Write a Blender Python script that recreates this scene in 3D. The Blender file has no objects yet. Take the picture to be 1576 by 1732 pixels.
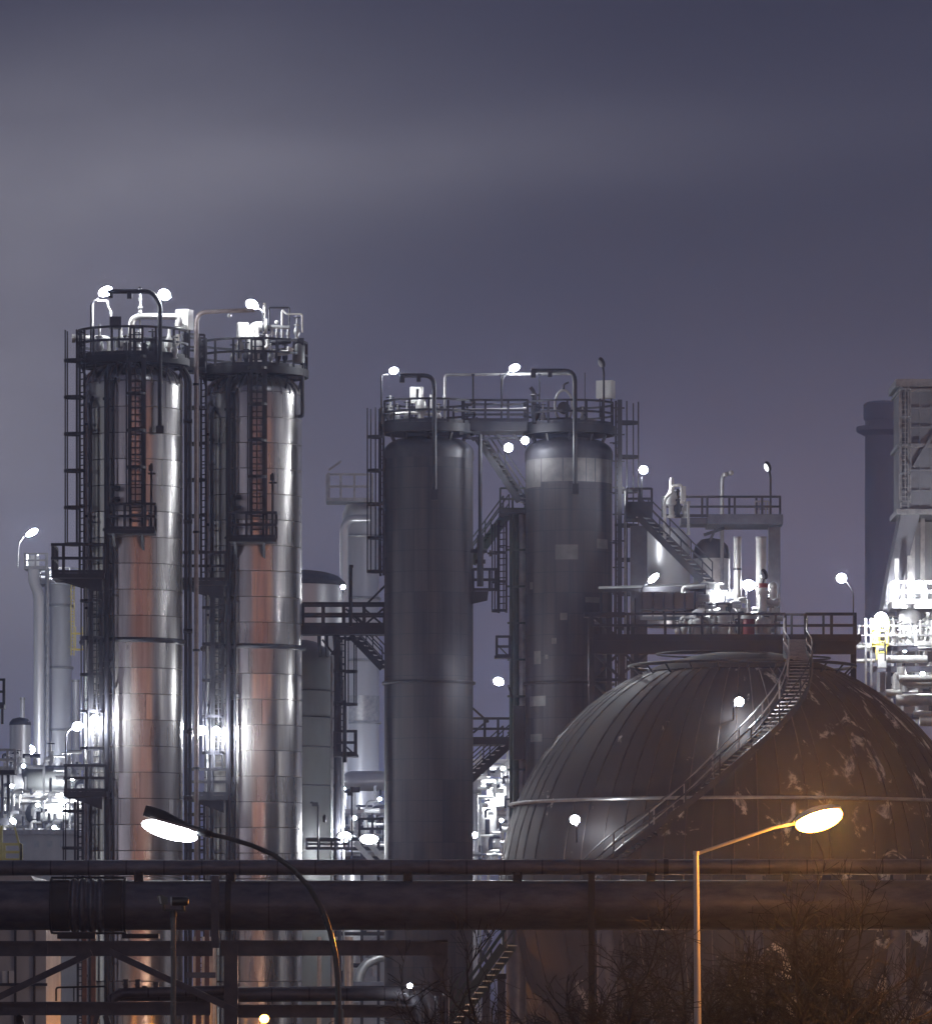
import bpy, bmesh, math, random
from mathutils import Vector, Matrix
R_ = random.Random(7)
C = bpy.context.scene.collection
F = 10000.0      # focal length in photograph pixels (photograph 1576 x 1732)
YH = 1680.0      # row of the horizon
H = 6.8          # eye height above the ground (on a dike)
PI = math.pi

def W(px, py, D):                      # photograph pixel at distance D -> world point
    k = D / F
    return Vector(((px - 788.0) * k, D, H + (YH - py) * k))
def X(px, D): return (px - 788.0) * D / F
def Z(py, D): return H + (YH - py) * D / F

# ------------------------------------------------------------------ materials
class NT:
    def __init__(s, nt): s.nt = nt
    def n(s, typ, **kw):
        nd = s.nt.nodes.new(typ)
        ins = kw.pop('ins', {})
        for k, v in kw.items(): setattr(nd, k, v)
        for k, v in ins.items(): s.put(nd.inputs[k], v)
        return nd
    def put(s, sock, v):
        if isinstance(v, bpy.types.NodeSocket): s.nt.links.new(v, sock)
        elif isinstance(v, bpy.types.Node): s.nt.links.new(v.outputs[0], sock)
        else:
            try: sock.default_value = v
            except Exception: sock.default_value = tuple(v)[:3] if len(v) == 4 else tuple(v) + (1,)
    def m(s, op, a, b=0.0, c=None, clamp=False):
        nd = s.nt.nodes.new('ShaderNodeMath'); nd.operation = op; nd.use_clamp = clamp
        s.put(nd.inputs[0], a); s.put(nd.inputs[1], b)
        if c is not None: s.put(nd.inputs[2], c)
        return nd.outputs[0]
    def mixc(s, fac, a, b, blend='MIX'):
        nd = s.nt.nodes.new('ShaderNodeMix'); nd.data_type = 'RGBA'; nd.blend_type = blend
        s.put(nd.inputs[0], fac); s.put(nd.inputs[6], a); s.put(nd.inputs[7], b)
        return nd.outputs[2]
    def ramp(s, fac, stops, interp='LINEAR'):
        nd = s.nt.nodes.new('ShaderNodeValToRGB'); cr = nd.color_ramp; cr.interpolation = interp
        while len(cr.elements) < len(stops): cr.elements.new(0.5)
        for e, (p, c) in zip(cr.elements, stops):
            e.position = p; e.color = c if len(c) == 4 else tuple(c) + (1,)
        s.put(nd.inputs[0], fac)
        return nd.outputs[0]
    def noise(s, vec, scale, detail=3, rough=0.55, dist=0.0):
        nd = s.n('ShaderNodeTexNoise'); s.put(nd.inputs['Vector'], vec)
        nd.inputs['Scale'].default_value = scale; nd.inputs['Detail'].default_value = detail
        nd.inputs['Roughness'].default_value = rough; nd.inputs['Distortion'].default_value = dist
        return nd.outputs[0]
    def coord(s, kind='Object'): return s.n('ShaderNodeTexCoord').outputs[kind]
    def scale(s, vec, v):
        nd = s.n('ShaderNodeVectorMath', operation='MULTIPLY'); s.put(nd.inputs[0], vec); nd.inputs[1].default_value = v
        return nd.outputs[0]
    def bump(s, h, strength, dist=0.05):
        nd = s.n('ShaderNodeBump'); nd.inputs['Strength'].default_value = strength; nd.inputs['Distance'].default_value = dist
        s.put(nd.inputs['Height'], h); return nd.outputs[0]

def new_mat(name):
    m = bpy.data.materials.new(name); m.use_nodes = True
    t = NT(m.node_tree); p = m.node_tree.nodes['Principled BSDF']
    return m, t, p

def simple(name, c1, c2, rough=0.5, metal=0.0, nscale=3.0, bump=0.0, stretch=(1, 1, 1), rvar=0.15):
    m, t, p = new_mat(name)
    v = t.scale(t.coord(), stretch)
    f = t.noise(v, nscale, 4, 0.6)
    col = t.ramp(f, [(0.32, c1), (0.68, c2)])
    t.put(p.inputs['Base Color'], col)
    p.inputs['Metallic'].default_value = metal
    t.put(p.inputs['Roughness'], t.m('ADD', t.m('MULTIPLY', t.noise(v, nscale * 2.7, 3), rvar), rough - rvar / 2))
    if bump: t.put(p.inputs['Normal'], t.bump(f, bump, 0.03))
    return m

M = {}
M['iron'] = simple('dark_ironwork', (.006, .007, .012), (.016, .016, .023), .55, 0.0, 2.0)
M['deck'] = simple('deck_steel', (.007, .007, .012), (.018, .018, .023), .65, 0.0, 1.5)
M['galv'] = simple('galvanised_steel', (.26, .27, .28), (.42, .42, .42), .42, .55, 2.5)
M['lag'] = simple('pale_lagging', (.42, .42, .41), (.66, .65, .62), .38, .35, 1.6)
M['cab'] = simple('cabinet_paint', (.5, .51, .5), (.62, .62, .6), .5, 0, 1.2)
M['black'] = simple('black_housing', (.01, .01, .013), (.02, .02, .024), .45)
M['green'] = simple('green_steel', (.045, .075, .06), (.07, .1, .085), .55, 0.1, 2.0)
M['yellow'] = simple('yellow_paint', (.55, .45, .06), (.68, .58, .12), .5, 0, 3)
M['red'] = simple('red_paint', (.22, .02, .015), (.34, .035, .025), .45, 0, 3)
M['beam'] = simple('rack_beam_paint', (.045, .047, .066), (.085, .086, .108), .42, .15, 2.2, .2)
M['vessel'] = simple('weathered_vessel', (.085, .09, .09), (.17, .175, .17), .5, .3, .35, 0, (1, 1, .25))
M['dome'] = simple('dark_dome_paint', (.02, .02, .03), (.04, .04, .05), .6)
M['duct'] = simple('duct_plate', (.15, .15, .17), (.27, .27, .29), .55, .25, .22, .1)
M['chim'] = simple('hazed_concrete', (.23, .225, .285), (.27, .265, .325), .8, 0, .1)  # concrete made paler and bluer, distance haze put into its colour
M['wallp'] = simple('building_panel', (.3, .3, .31), (.46, .45, .44), .6, .1, .4, .1, (1, 1, .4))
M['pole'] = simple('pole_paint', (.05, .055, .06), (.09, .09, .095), .25, .2, 1.5)
M['litpole'] = simple('lit_pole_paint', (.5, .5, .48), (.62, .6, .57), .4, .1, 1.5)  # paler than the other pole, lamplight put into its paint
M['bark'] = simple('bark', (.004, .0035, .004), (.011, .008, .008), .9, 0, 6, .3)
M['bandm'] = simple('dark_band', (.018, .018, .024), (.03, .03, .036), .5)
M['glassd'] = simple('unlit_lens', (.3, .32, .34), (.4, .42, .44), .15)
M['farsteel'] = simple('far_cladding', (.45, .46, .48), (.62, .62, .62), .35, .45, .3, 0, (1, 1, .15))

def seam_fac(t, axis, period, width, off=0.0):       # 1 inside a thin line every `period` metres
    sp = t.n('ShaderNodeSeparateXYZ'); t.put(sp.inputs[0], t.coord())
    a = t.m('FRACT', t.m('DIVIDE', t.m('ADD', sp.outputs[axis], off + 1000 * period), period))
    return t.m('LESS_THAN', a, width / period), sp

def mk_cladding():
    m, t, p = new_mat('polished_cladding')
    s, sp = seam_fac(t, 2, 1.22, .045)
    co = t.coord()
    rnd_ = t.n('ShaderNodeObjectInfo').outputs['Random']
    va = t.n('ShaderNodeVectorMath', operation='ADD'); t.put(va.inputs[0], co); cr_ = t.n('ShaderNodeCombineXYZ')
    for q in range(3): t.put(cr_.inputs[q], t.m('MULTIPLY', rnd_, 61.0))
    t.put(va.inputs[1], cr_.outputs[0]); co = va.outputs[0]
    row = t.m('ADD', t.m('FLOOR', t.m('DIVIDE', t.m('ADD', sp.outputs[2], 1220.0), 1.22)), t.m('MULTIPLY', rnd_, 97.3))
    ang = t.m('ARCTAN2', sp.outputs[0], sp.outputs[1])
    # staggered upright sheet joints, six sheets per ring
    sh = t.m('ADD', t.m('MULTIPLY', ang, 6 / (2 * PI)), t.m('MULTIPLY', row, .37))
    vs = t.m('LESS_THAN', t.m('FRACT', t.m('ADD', sh, 100.0)), .012)
    wn = t.n('ShaderNodeTexWhiteNoise', noise_dimensions='2D')
    cb = t.n('ShaderNodeCombineXYZ'); t.put(cb.inputs[0], row); t.put(cb.inputs[1], t.m('FLOOR', t.m('ADD', sh, 100.0)))
    t.put(wn.inputs['Vector'], cb.outputs[0])
    streak = t.noise(t.scale(co, (1, 1, .06)), 2.6, 4, .6)
    base = t.ramp(streak, [(.3, (.5, .48, .47)), (.72, (.78, .76, .73))])
    base = t.mixc(t.m('MULTIPLY', wn.outputs[0], .42), base, (.2, .19, .19, 1))
    grime = t.noise(t.scale(co, (2.2, 2.2, .12)), 1.0, 6, .7)
    base = t.mixc(t.ramp(grime, [(.52, (0, 0, 0)), (.74, (.6, .6, .6))]), base, (.12, .105, .095, 1))
    base = t.mixc(t.m('MULTIPLY', t.m('MAXIMUM', s, vs), .75), base, (.06, .05, .045, 1))
    t.put(p.inputs['Base Color'], base)
    p.inputs['Metallic'].default_value = .88
    t.put(p.inputs['Roughness'], t.m('ADD', t.m('ADD', t.m('MULTIPLY', streak, .16), t.m('MULTIPLY', wn.outputs[0], .1)), t.m('ADD', .125, t.m('MULTIPLY', s, .3))))
    wob = t.noise(t.scale(co, (1, 1, .7)), .55, 2, .5)
    hgt = t.m('SUBTRACT', wob, t.m('MULTIPLY', s, .02))
    t.put(p.inputs['Normal'], t.bump(hgt, .22, .05))
    return m
M['steel'] = mk_cladding()

def mk_tower():
    m, t, p = new_mat('grey_tower_cladding')
    s, sp = seam_fac(t, 2, 1.0, .03)
    co = t.coord()
    ang = t.m('ARCTAN2', sp.outputs[0], sp.outputs[1])
    vs = t.m('LESS_THAN', t.m('FRACT', t.m('ADD', t.m('MULTIPLY', ang, 3.2), 50.0)), .03)
    st = t.noise(t.scale(co, (1, 1, .035)), 1.5, 5, .62)
    bl = t.noise(co, .55, 4, .6)
    wn = t.n('ShaderNodeTexWhiteNoise', noise_dimensions='2D'); cbt = t.n('ShaderNodeCombineXYZ')
    row = t.m('FLOOR', t.m('DIVIDE', t.m('ADD', sp.outputs[2], 1000.0), 3.0))
    t.put(cbt.inputs[0], t.m('FLOOR', t.m('ADD', t.m('MULTIPLY', ang, 3.2), 50.0))); t.put(cbt.inputs[1], row); t.put(wn.inputs['Vector'], cbt.outputs[0])
    st = t.m('ADD', st, t.m('MULTIPLY', t.m('SUBTRACT', wn.outputs[0], .5), .22))
    rust = t.noise(t.scale(co, (1.6, 1.6, .05)), 1.0, 5, .7)
    base = t.ramp(st, [(.3, (.03, .03, .038)), (.7, (.088, .083, .088))])
    base = t.mixc(t.ramp(bl, [(.45, (0, 0, 0)), (.7, (.45, .45, .45))]), base, (.065, .06, .068, 1))
    base = t.mixc(t.ramp(rust, [(.58, (0, 0, 0)), (.78, (.5, .5, .5))]), base, (.07, .05, .045, 1))
    base = t.mixc(t.m('MULTIPLY', t.m('MAXIMUM', s, vs), .7), base, (.02, .03, .038, 1))
    t.put(p.inputs['Base Color'], base)
    p.inputs['Metallic'].default_value = 0; p.inputs['Roughness'].default_value = .82; p.inputs['Specular IOR Level'].default_value = .25
    t.put(p.inputs['Normal'], t.bump(t.m('SUBTRACT', bl, t.m('MULTIPLY', s, .1)), .25, .04))
    return m
M['tower'] = mk_tower()
M['patch'] = simple('patch_sheet', (.09, .088, .092), (.17, .162, .162), .55, .1, 1.6)

def mk_pipe(name, c1, c2, period):
    m, t, p = new_mat(name)
    s, sp = seam_fac(t, 0, period, .04)
    co = t.coord()
    n1 = t.noise(t.scale(co, (.35, 1, 1)), 3.0, 5, .65)
    base = t.ramp(n1, [(.3, c1), (.7, c2)])
    base = t.mixc(t.m('MULTIPLY', s, .7), base, (.02, .018, .02, 1))
    t.put(p.inputs['Base Color'], base)
    p.inputs['Metallic'].default_value = .4
    t.put(p.inputs['Roughness'], t.m('ADD', t.m('MULTIPLY', n1, .28), .24))
    t.put(p.inputs['Normal'], t.bump(t.m('SUBTRACT', n1, s), .2, .02))
    return m
M['pipe'] = mk_pipe('dark_pipe_coating', (.08, .085, .115), (.19, .19, .22), 1.15)
M['bigpipe'] = mk_pipe('dark_main_coating', (.06, .068, .105), (.17, .168, .195), 6.0)

def mk_sphere():
    m, t, p = new_mat('sphere_cladding')
    co = t.coord()
    sp = t.n('ShaderNodeSeparateXYZ'); t.put(sp.inputs[0], co)
    n1 = t.noise(co, .9, 5, .65)
    ang = t.m('ARCTAN2', sp.outputs[0], sp.outputs[1])
    cb = t.n('ShaderNodeCombineXYZ'); t.put(cb.inputs[0], t.m('MULTIPLY', ang, 7.0)); t.put(cb.inputs[1], t.m('MULTIPLY', sp.outputs[2], .18))
    n2 = t.noise(cb.outputs[0], 1.2, 5, .65)
    base = t.ramp(n2, [(.25, (.012, .012, .015)), (.75, (.05, .046, .047))])
    # bare pale sheets where the coating has flaked off, long patches running down the meridians
    cb2 = t.n('ShaderNodeCombineXYZ'); t.put(cb2.inputs[0], t.m('MULTIPLY', ang, 5.5)); t.put(cb2.inputs[1], t.m('MULTIPLY', sp.outputs[2], .55))
    n3 = t.noise(cb2.outputs[0], 1.25, 9, .68, .8)
    # more flaked on the side right of the stair
    side = t.ramp(t.m('ADD', t.m('MULTIPLY', sp.outputs[0], .05), .5), [(.42, (0, 0, 0)), (.6, (1, 1, 1))])
    th = t.m('SUBTRACT', .635, t.m('MULTIPLY', side, .075))
    fl = t.m('MULTIPLY', t.m('SUBTRACT', n3, th), 14.0, clamp=True)
    base = t.mixc(fl, base, (.6, .59, .57, 1))
    t.put(p.inputs['Base Color'], base)
    p.inputs['Metallic'].default_value = .2
    t.put(p.inputs['Roughness'], t.m('ADD', t.m('MULTIPLY', n2, .3), .42)); p.inputs['Specular IOR Level'].default_value = .25
    t.put(p.inputs['Normal'], t.bump(t.m('ADD', n1, t.m('MULTIPLY', fl, .2)), .3, .05))
    return m
M['sphere'] = mk_sphere()
M['ribm'] = simple('seam_rib', (.04, .036, .036), (.1, .09, .09), .4, .5, 1.0)

def emit(name, col, s):
    m = bpy.data.materials.new(name); m.use_nodes = True
    nt = m.node_tree; nt.nodes.clear(); t = NT(nt)
    e = t.n('ShaderNodeEmission'); e.inputs[0].default_value = tuple(col) + (1,); e.inputs[1].default_value = s
    o = t.n('ShaderNodeOutputMaterial'); nt.links.new(e.outputs[0], o.inputs['Surface'])
    return m
WHITE = (.92, .95, 1.0)
ORANGE = (1.0, .35, .04)

# ------------------------------------------------------------------ mesh builder
ROOT_LOC = {}
SPLIT = {'support_bracket', 'pipe_bracket', 'pipe_clamp', 'stair_bracket', 'knee_brace', 'tie_rod', 'trolley', 'joint_collar', 'hanger_rod', 'panel_joint', 'cross_tie', 'tie_bar', 'nozzle', 'stair_stringer', 'support_leg', 'diagonal'}
class MB:
    def __init__(s): s.v = []; s.f = []
    def add(s, vs, fs):
        o = len(s.v); s.v += [Vector(v) for v in vs]; s.f += [tuple(i + o for i in f) for f in fs]; return s
    def box(s, c, size, rz=0.0):
        c = Vector(c); x, y, z = [a / 2 for a in size]; ca, sa = math.cos(rz), math.sin(rz)
        vs = []
        for dz in (-z, z):
            for dx, dy in ((-x, -y), (x, -y), (x, y), (-x, y)):
                vs.append((c.x + dx * ca - dy * sa, c.y + dx * sa + dy * ca, c.z + dz))
        return s.add(vs, [(3, 2, 1, 0), (4, 5, 6, 7), (0, 1, 5, 4), (1, 2, 6, 5), (2, 3, 7, 6), (3, 0, 4, 7)])
    def frame(s, d):
        d = d.normalized(); up = Vector((0, 0, 1)) if abs(d.z) < .95 else Vector((0, 1, 0))
        u = d.cross(up).normalized(); return u, d.cross(u).normalized()
    def bar(s, p, q, w, h=None):
        p, q = Vector(p), Vector(q); h = h or w
        if (q - p).length < 1e-6: return s
        u, v = s.frame(q - p); vs = []
        for c in (p, q):
            for a, b in ((-1, -1), (1, -1), (1, 1), (-1, 1)): vs.append(c + u * a * w / 2 + v * b * h / 2)
        return s.add(vs, [(3, 2, 1, 0), (4, 5, 6, 7), (0, 1, 5, 4), (1, 2, 6, 5), (2, 3, 7, 6), (3, 0, 4, 7)])
    def tube(s, path, r, n=8, bend=0.0, closed=False):
        pts = [Vector(p) for p in path]
        if bend:
            out = [pts[0]]
            for i in range(1, len(pts) - 1):
                a = (pts[i - 1] - pts[i]); b = (pts[i + 1] - pts[i])
                k = min(bend, a.length * .49, b.length * .49)
                A = pts[i] + a.normalized() * k; B = pts[i] + b.normalized() * k
                for j in range(6):
                    tt = j / 5; out.append(A * (1 - tt) ** 2 + pts[i] * 2 * tt * (1 - tt) + B * tt * tt)
            out.append(pts[-1]); pts = out
        rr = r if isinstance(r, (list, tuple)) else [r] * len(pts)
        if len(rr) != len(pts): rr = [rr[0] + (rr[-1] - rr[0]) * i / (len(pts) - 1) for i in range(len(pts))]
        m = len(pts); vs = []; u = None
        for i, p in enumerate(pts):
            if closed: d = pts[(i + 1) % m] - pts[i - 1]
            else: d = pts[min(i + 1, m - 1)] - pts[max(i - 1, 0)]
            if d.length < 1e-9: d = Vector((0, 0, 1))
            d.normalize()
            if u is None: u, _ = s.frame(d)
            else:
                u = (u - d * u.dot(d))
                u = u.normalized() if u.length > 1e-6 else s.frame(d)[0]
            v = d.cross(u)
            for j in range(n):
                a = 2 * PI * j / n; vs.append(p + (u * math.cos(a) + v * math.sin(a)) * rr[i])
        fs = []
        for i in range(m if closed else m - 1):
            i2 = (i + 1) % m
            for j in range(n):
                j2 = (j + 1) % n; fs.append((i * n + j, i * n + j2, i2 * n + j2, i2 * n + j))
        if not closed:
            fs.append(tuple(reversed(range(n)))); fs.append(tuple((m - 1) * n + j for j in range(n)))
        return s.add(vs, fs)
    def lathe(s, prof, c, n=48, axis='z', a0=0.0, a1=2 * PI):   # prof [(r, z)] about vertical axis through c
        c = Vector(c); full = abs(a1 - a0 - 2 * PI) < 1e-6; vs = []; m = len(prof)
        na = n if full else n + 1
        for i in range(na):
            a = a0 + (a1 - a0) * i / n
            for r, z in prof:
                if axis == 'z': vs.append((c.x + r * math.cos(a), c.y + r * math.sin(a), c.z + z))
                elif axis == 'x': vs.append((c.x + z, c.y + r * math.cos(a), c.z + r * math.sin(a)))
                else: vs.append((c.x + r * math.cos(a), c.y + z, c.z + r * math.sin(a)))
        fs = []
        for i in range(n):
            i2 = (i + 1) % na
            for j in range(m - 1):
                fs.append((i * m + j, i2 * m + j, i2 * m + j + 1, i * m + j + 1))
        return s.add(vs, fs)
    def ring(s, c, R, r, n=48, k=8):
        c = Vector(c); return s.tube([c + Vector((R * math.cos(2 * PI * i / n), R * math.sin(2 * PI * i / n), 0)) for i in range(n)], r, k, closed=True)
    def ellipsoid(s, c, rad, axis=(1, 0, 0), nu=10, nv=6):
        c = Vector(c); a = Vector(axis).normalized(); u, v = s.frame(a)
        vs = [c - a * rad[0]]
        for i in range(1, nv):
            th = PI * i / nv
            for j in range(nu):
                ph = 2 * PI * j / nu
                vs.append(c - a * rad[0] * math.cos(th) + (u * math.cos(ph) * rad[1] + v * math.sin(ph) * rad[2]) * math.sin(th))
        vs.append(c + a * rad[0]); fs = []
        for j in range(nu):
            j2 = (j + 1) % nu
            fs.append((0, 1 + j2, 1 + j)); e = 1 + (nv - 2) * nu
            fs.append((len(vs) - 1, e + j, e + j2))
            for i in range(nv - 2):
                b = 1 + i * nu; fs.append((b + j, b + j2, b + nu + j2, b + nu + j))
        return s.add(vs, fs)
    def build(s, name, mat, parent=None, smooth=True, loc=None):
        if name in SPLIT and parent is not None:
            par = list(range(len(s.v)))
            def find(i):
                while par[i] != i: par[i] = par[par[i]]; i = par[i]
                return i
            for f in s.f:
                r = find(f[0])
                for i in f[1:]: par[find(i)] = r
            comps = {}
            for f in s.f: comps.setdefault(find(f[0]), []).append(f)
            if len(comps) > 1:
                first = None
                for fs in comps.values():
                    ids = sorted({i for f in fs for i in f}); mp = {i: j for j, i in enumerate(ids)}
                    b = MB(); b.v = [s.v[i] for i in ids]; b.f = [tuple(mp[i] for i in f) for f in fs]
                    o = b.build1(name, mat, parent, smooth, loc); first = first or o
                return first
        return s.build1(name, mat, parent, smooth, loc)
    def build1(s, name, mat, parent=None, smooth=True, loc=None):
        me = bpy.data.meshes.new(name)
        base = Vector((0, 0, 0))
        if parent is not None: base = ROOT_LOC[parent]
        else:
            if loc is not None: base = Vector(loc)
            else:
                lo = [min(v[i] for v in s.v) for i in range(3)]; hi = [max(v[i] for v in s.v) for i in range(3)]
                base = Vector(((lo[0] + hi[0]) / 2, (lo[1] + hi[1]) / 2, lo[2]))
        me.from_pydata([v - base for v in s.v], [], s.f)
        bm = bmesh.new(); bm.from_mesh(me); bmesh.ops.recalc_face_normals(bm, faces=bm.faces); bm.to_mesh(me); bm.free()
        if smooth:
            me.polygons.foreach_set('use_smooth', [True] * len(me.polygons)); me.set_sharp_from_angle(angle=.7)
        me.materials.append(mat if not isinstance(mat, str) else M[mat])
        o = bpy.data.objects.new(name, me); C.objects.link(o)
        if parent is not None: o.parent = parent
        else: o.location = base
        ROOT_LOC[o] = base
        return o

def tag(o, label, cat, group=None):
    o['label'] = label; o['category'] = cat; o['kind'] = 'thing'
    if group: o['group'] = group
    return o
def thing(name, label, cat, loc, group=None):
    o = bpy.data.objects.new(name, None); C.objects.link(o); o.location = loc; o.empty_display_size = .2
    ROOT_LOC[o] = Vector(loc)
    return tag(o, label, cat, group)
def struct(o, kind='structure'):
    o['kind'] = kind; return o

# ------------------------------------------------------------------ shared pieces
def rail_mb(pts, h=1.1, r=.035, sp=1.3, closed=False, mb=None, kick=True):
    mb = mb or MB(); pts = [Vector(p) for p in pts]
    segs = list(zip(pts, pts[1:] + ([pts[0]] if closed else []))) if closed else list(zip(pts, pts[1:]))
    for hh in (h, h * .52):
        up = Vector((0, 0, hh))
        for a, b in segs: mb.bar(a + up, b + up, r * 2.6, r * 2.6)
    if kick:
        for a, b in segs: mb.bar(a + Vector((0, 0, .08)), b + Vector((0, 0, .08)), .02, .14)
    acc = 0.0; mb.bar(pts[0], pts[0] + Vector((0, 0, h + .02)), r * 2.7)
    for a, b in segs:
        L = (b - a).length
        d = sp - acc
        while d <= L:
            p = a + (b - a) * (d / L); mb.bar(p, p + Vector((0, 0, h)), r * 2.7); d += sp
        acc = L - (d - sp)
    if not closed: mb.bar(pts[-1], pts[-1] + Vector((0, 0, h + .02)), r * 2.7)
    return mb

def arc_pts(c, R, a0, a1, z, n):
    return [Vector((c[0] + R * math.cos(a0 + (a1 - a0) * i / n), c[1] + R * math.sin(a0 + (a1 - a0) * i / n), z)) for i in range(n + 1)]

def ladder(root, c, nrm, z0, z1, width=.5, cage=(None, None), mat='iron', cr=.42, hoop=1.7):
    """ladder whose plane passes through c, facing out along nrm; cage between two heights"""
    n = Vector((nrm[0], nrm[1], 0)).normalized(); t = Vector((-n.y, n.x, 0)); c = Vector((c[0], c[1], 0))
    mb = MB()
    for sgn in (-1, 1):
        a = c + t * sgn * width / 2; mb.bar(a + Vector((0, 0, z0)), a + Vector((0, 0, z1)), .11)
    z = z0 + .15
    while z < z1:
        mb.bar(c - t * width / 2 + Vector((0, 0, z)), c + t * width / 2 + Vector((0, 0, z)), .05); z += .31
    z = z0 + .8
    while z < z1:      # stand-off brackets back to the shell
        for sgn in (-1, 1):
            a = c + t * sgn * width / 2 + Vector((0, 0, z)); mb.bar(a, a - n * .3, .05)
        z += 2.4
    lad = mb.build('ladder', mat, root)
    if cage[0] is not None:
        mb = MB(); cz = c + n * (cr * .75)
        def hoop_pts(zz): return [cz + (n * math.cos(a) + t * math.sin(a)) * cr + Vector((0, 0, zz)) for a in [PI * (-.78 + 1.56 * i / 12) for i in range(13)]]
        zz = cage[0]
        while zz < cage[1] + .01:
            pp = hoop_pts(zz)
            for a, b in zip(pp, pp[1:]): mb.bar(a, b, .04, .13)
            for sgn, e in ((1, pp[-1]), (-1, pp[0])): mb.bar(e, c + t * sgn * width / 2 + Vector((0, 0, zz)), .03, .1)
            zz += hoop
        for a in (-.72, -.4, 0, .4, .72):
            d = (n * math.cos(PI * a) + t * math.sin(PI * a)) * cr
            mb.bar(cz + d + Vector((0, 0, cage[0])), cz + d + Vector((0, 0, cage[1])), .065, .04)
        mb.build('safety_cage', mat, lad)
    return lad

def stair(root, p0, p1, w=.9, wd=None, rails=(1, -1), mat='iron', smat=None, tread=.26, railh=1.0):
    """straight flight from p0 (foot) to p1 (top)"""
    p0, p1 = Vector(p0), Vector(p1); d = p1 - p0; hd = Vector((d.x, d.y, 0)).normalized()
    wd = Vector(wd).normalized() if wd is not None else Vector((-hd.y, hd.x, 0))
    st = None
    for sgn in (-1, 1):
        o = MB().bar(p0 + wd * sgn * w / 2, p1 + wd * sgn * w / 2, .07, .3).build('stringer', smat or mat, root)
        st = st or o
    mb = MB(); n = max(2, int(abs(d.z) / .21))
    for i in range(n + 1):
        c = p0 + d * (i / n)
        mb.add([c + hd * sx * tread / 2 + wd * sy * (w / 2 - .04) + Vector((0, 0, sz)) for sz in (-.02, .02) for sx, sy in ((-1, -1), (1, -1), (1, 1), (-1, 1))],
               [(3, 2, 1, 0), (4, 5, 6, 7), (0, 1, 5, 4), (1, 2, 6, 5), (2, 3, 7, 6), (3, 0, 4, 7)])
    mb.build('flight', 'galv' if mat == 'iron' else mat, root)
    for sgn in rails:
        mb = MB(); o = wd * sgn * w / 2
        for hh in (railh, railh * .55): mb.bar(p0 + o + Vector((0, 0, hh)), p1 + o + Vector((0, 0, hh)), .06)
        k = max(2, int(d.length / 1.3))
        for i in range(k + 1):
            a = p0 + o + d * (i / k); mb.bar(a, a + Vector((0, 0, railh)), .06)
        mb.build('handrail', mat, root)

def lamp(px, py, D, label, w=26, h=None, ang=0.0, P=400, pole=None, kind='flood', col=WHITE, poler=.05, pmat='iron', face=(0, -1, -.1), group=None, name='floodlight', polemat=None, beam=None):
    """a lit lamp: housing, glowing bulb glass, bracket or pole"""
    k = D / F; c = W(px, py, D); h = h or w; w *= .66; h *= .66
    base = c.copy()
    if pole: base = W(pole[0][0], pole[0][1], D + (pole[0][2] if len(pole[0]) > 2 else 0))
    t = thing(name, label, 'lamp', base, group)
    a = math.radians(ang); ax = Vector((math.cos(a), 0, math.sin(a))); f = Vector(face).normalized()
    r1, r2 = w * k / 2, h * k / 2
    mb = MB().ellipsoid(c, (r1, r2 * .55, r2), ax, 12, 8)
    area = 4 * PI * ((((r1 * r2) ** 1.6 + (r1 * r2 * .55) ** 1.6 + (r2 * r2 * .55) ** 1.6) / 3) ** (1 / 1.6))
    bo = mb.build('bulb_glass', emit('lamp_glow', col, P / (PI * area)), t)
    beam = min(190, .35 * P) if beam is None else beam
    bo.data.materials.append(emit('lamp_beam', col, beam / (PI * r1 * r2)))     # the lens side of the lamp, facing out of the plant
    for pg in bo.data.polygons:
        if pg.normal.dot(f) > .72: pg.material_index = 1
    # housing: an open shell behind and above the glass
    up = ax.cross(Vector((0, 1, 0))).normalized()
    if up.z < 0: up = -up
    hb = MB(); vs = []; n = 12
    for i in range(n + 1):
        th = PI * i / n
        for rr, off in ((1.12, 0.0), (1.2, r2 * .7)):
            vs.append(c + Vector((0, r2 * .62, 0)) + Vector((0, off, 0)) + ax * math.cos(th) * r1 * rr + up * math.sin(th) * r2 * rr)
    fs = [(2 * i, 2 * i + 1, 2 * i + 3, 2 * i + 2) for i in range(n)]
    fs.append(tuple(2 * i + 1 for i in range(n + 1)))
    hb.add(vs, fs); hb.build('housing', 'black', t)
    if pole:
        pts = [W(q[0], q[1], D + (q[2] if len(q) > 2 else 0)) for q in pole]
        pts[-1].y += r2 * .62 + .05 if len(pole[-1]) < 3 else 0
        MB().tube(pts, poler, 8, bend=.35).build('pole', polemat or pmat, t)
    else:
        MB().bar(c + Vector((0, r2 * 1.2, 0)), c + Vector((0, r2 * 1.2 + .35, -.3)), .06).build('bracket', 'iron', t)
    return t

def valve(loc, s, label, group=None, mat='galv'):
    """bonneted valve: flanged body, neck, hand wheel"""
    x, y, z = loc; t = thing('pipe_valve', label, 'valve', loc, group)
    mb = MB().lathe([(0, 0), (.16 * s, 0), (.16 * s, .06 * s), (.1 * s, .07 * s), (.1 * s, .2 * s), (.17 * s, .32 * s), (.17 * s, .5 * s), (.1 * s, .62 * s), (.1 * s, .72 * s), (.16 * s, .73 * s), (.16 * s, .8 * s), (0, .8 * s)], loc, 14)
    mb.build('valve_body', mat, t)
    MB().lathe([(0, .8 * s), (.05 * s, .8 * s), (.05 * s, 1.25 * s), (0, 1.25 * s)], loc, 8).build('stem', mat, t)
    MB().ring((x, y, z + 1.15 * s), .17 * s, .025 * s, 16, 6).bar((x - .17 * s, y, z + 1.15 * s), (x + .17 * s, y, z + 1.15 * s), .03 * s).build('hand_wheel', 'iron', t)
    return t
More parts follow.
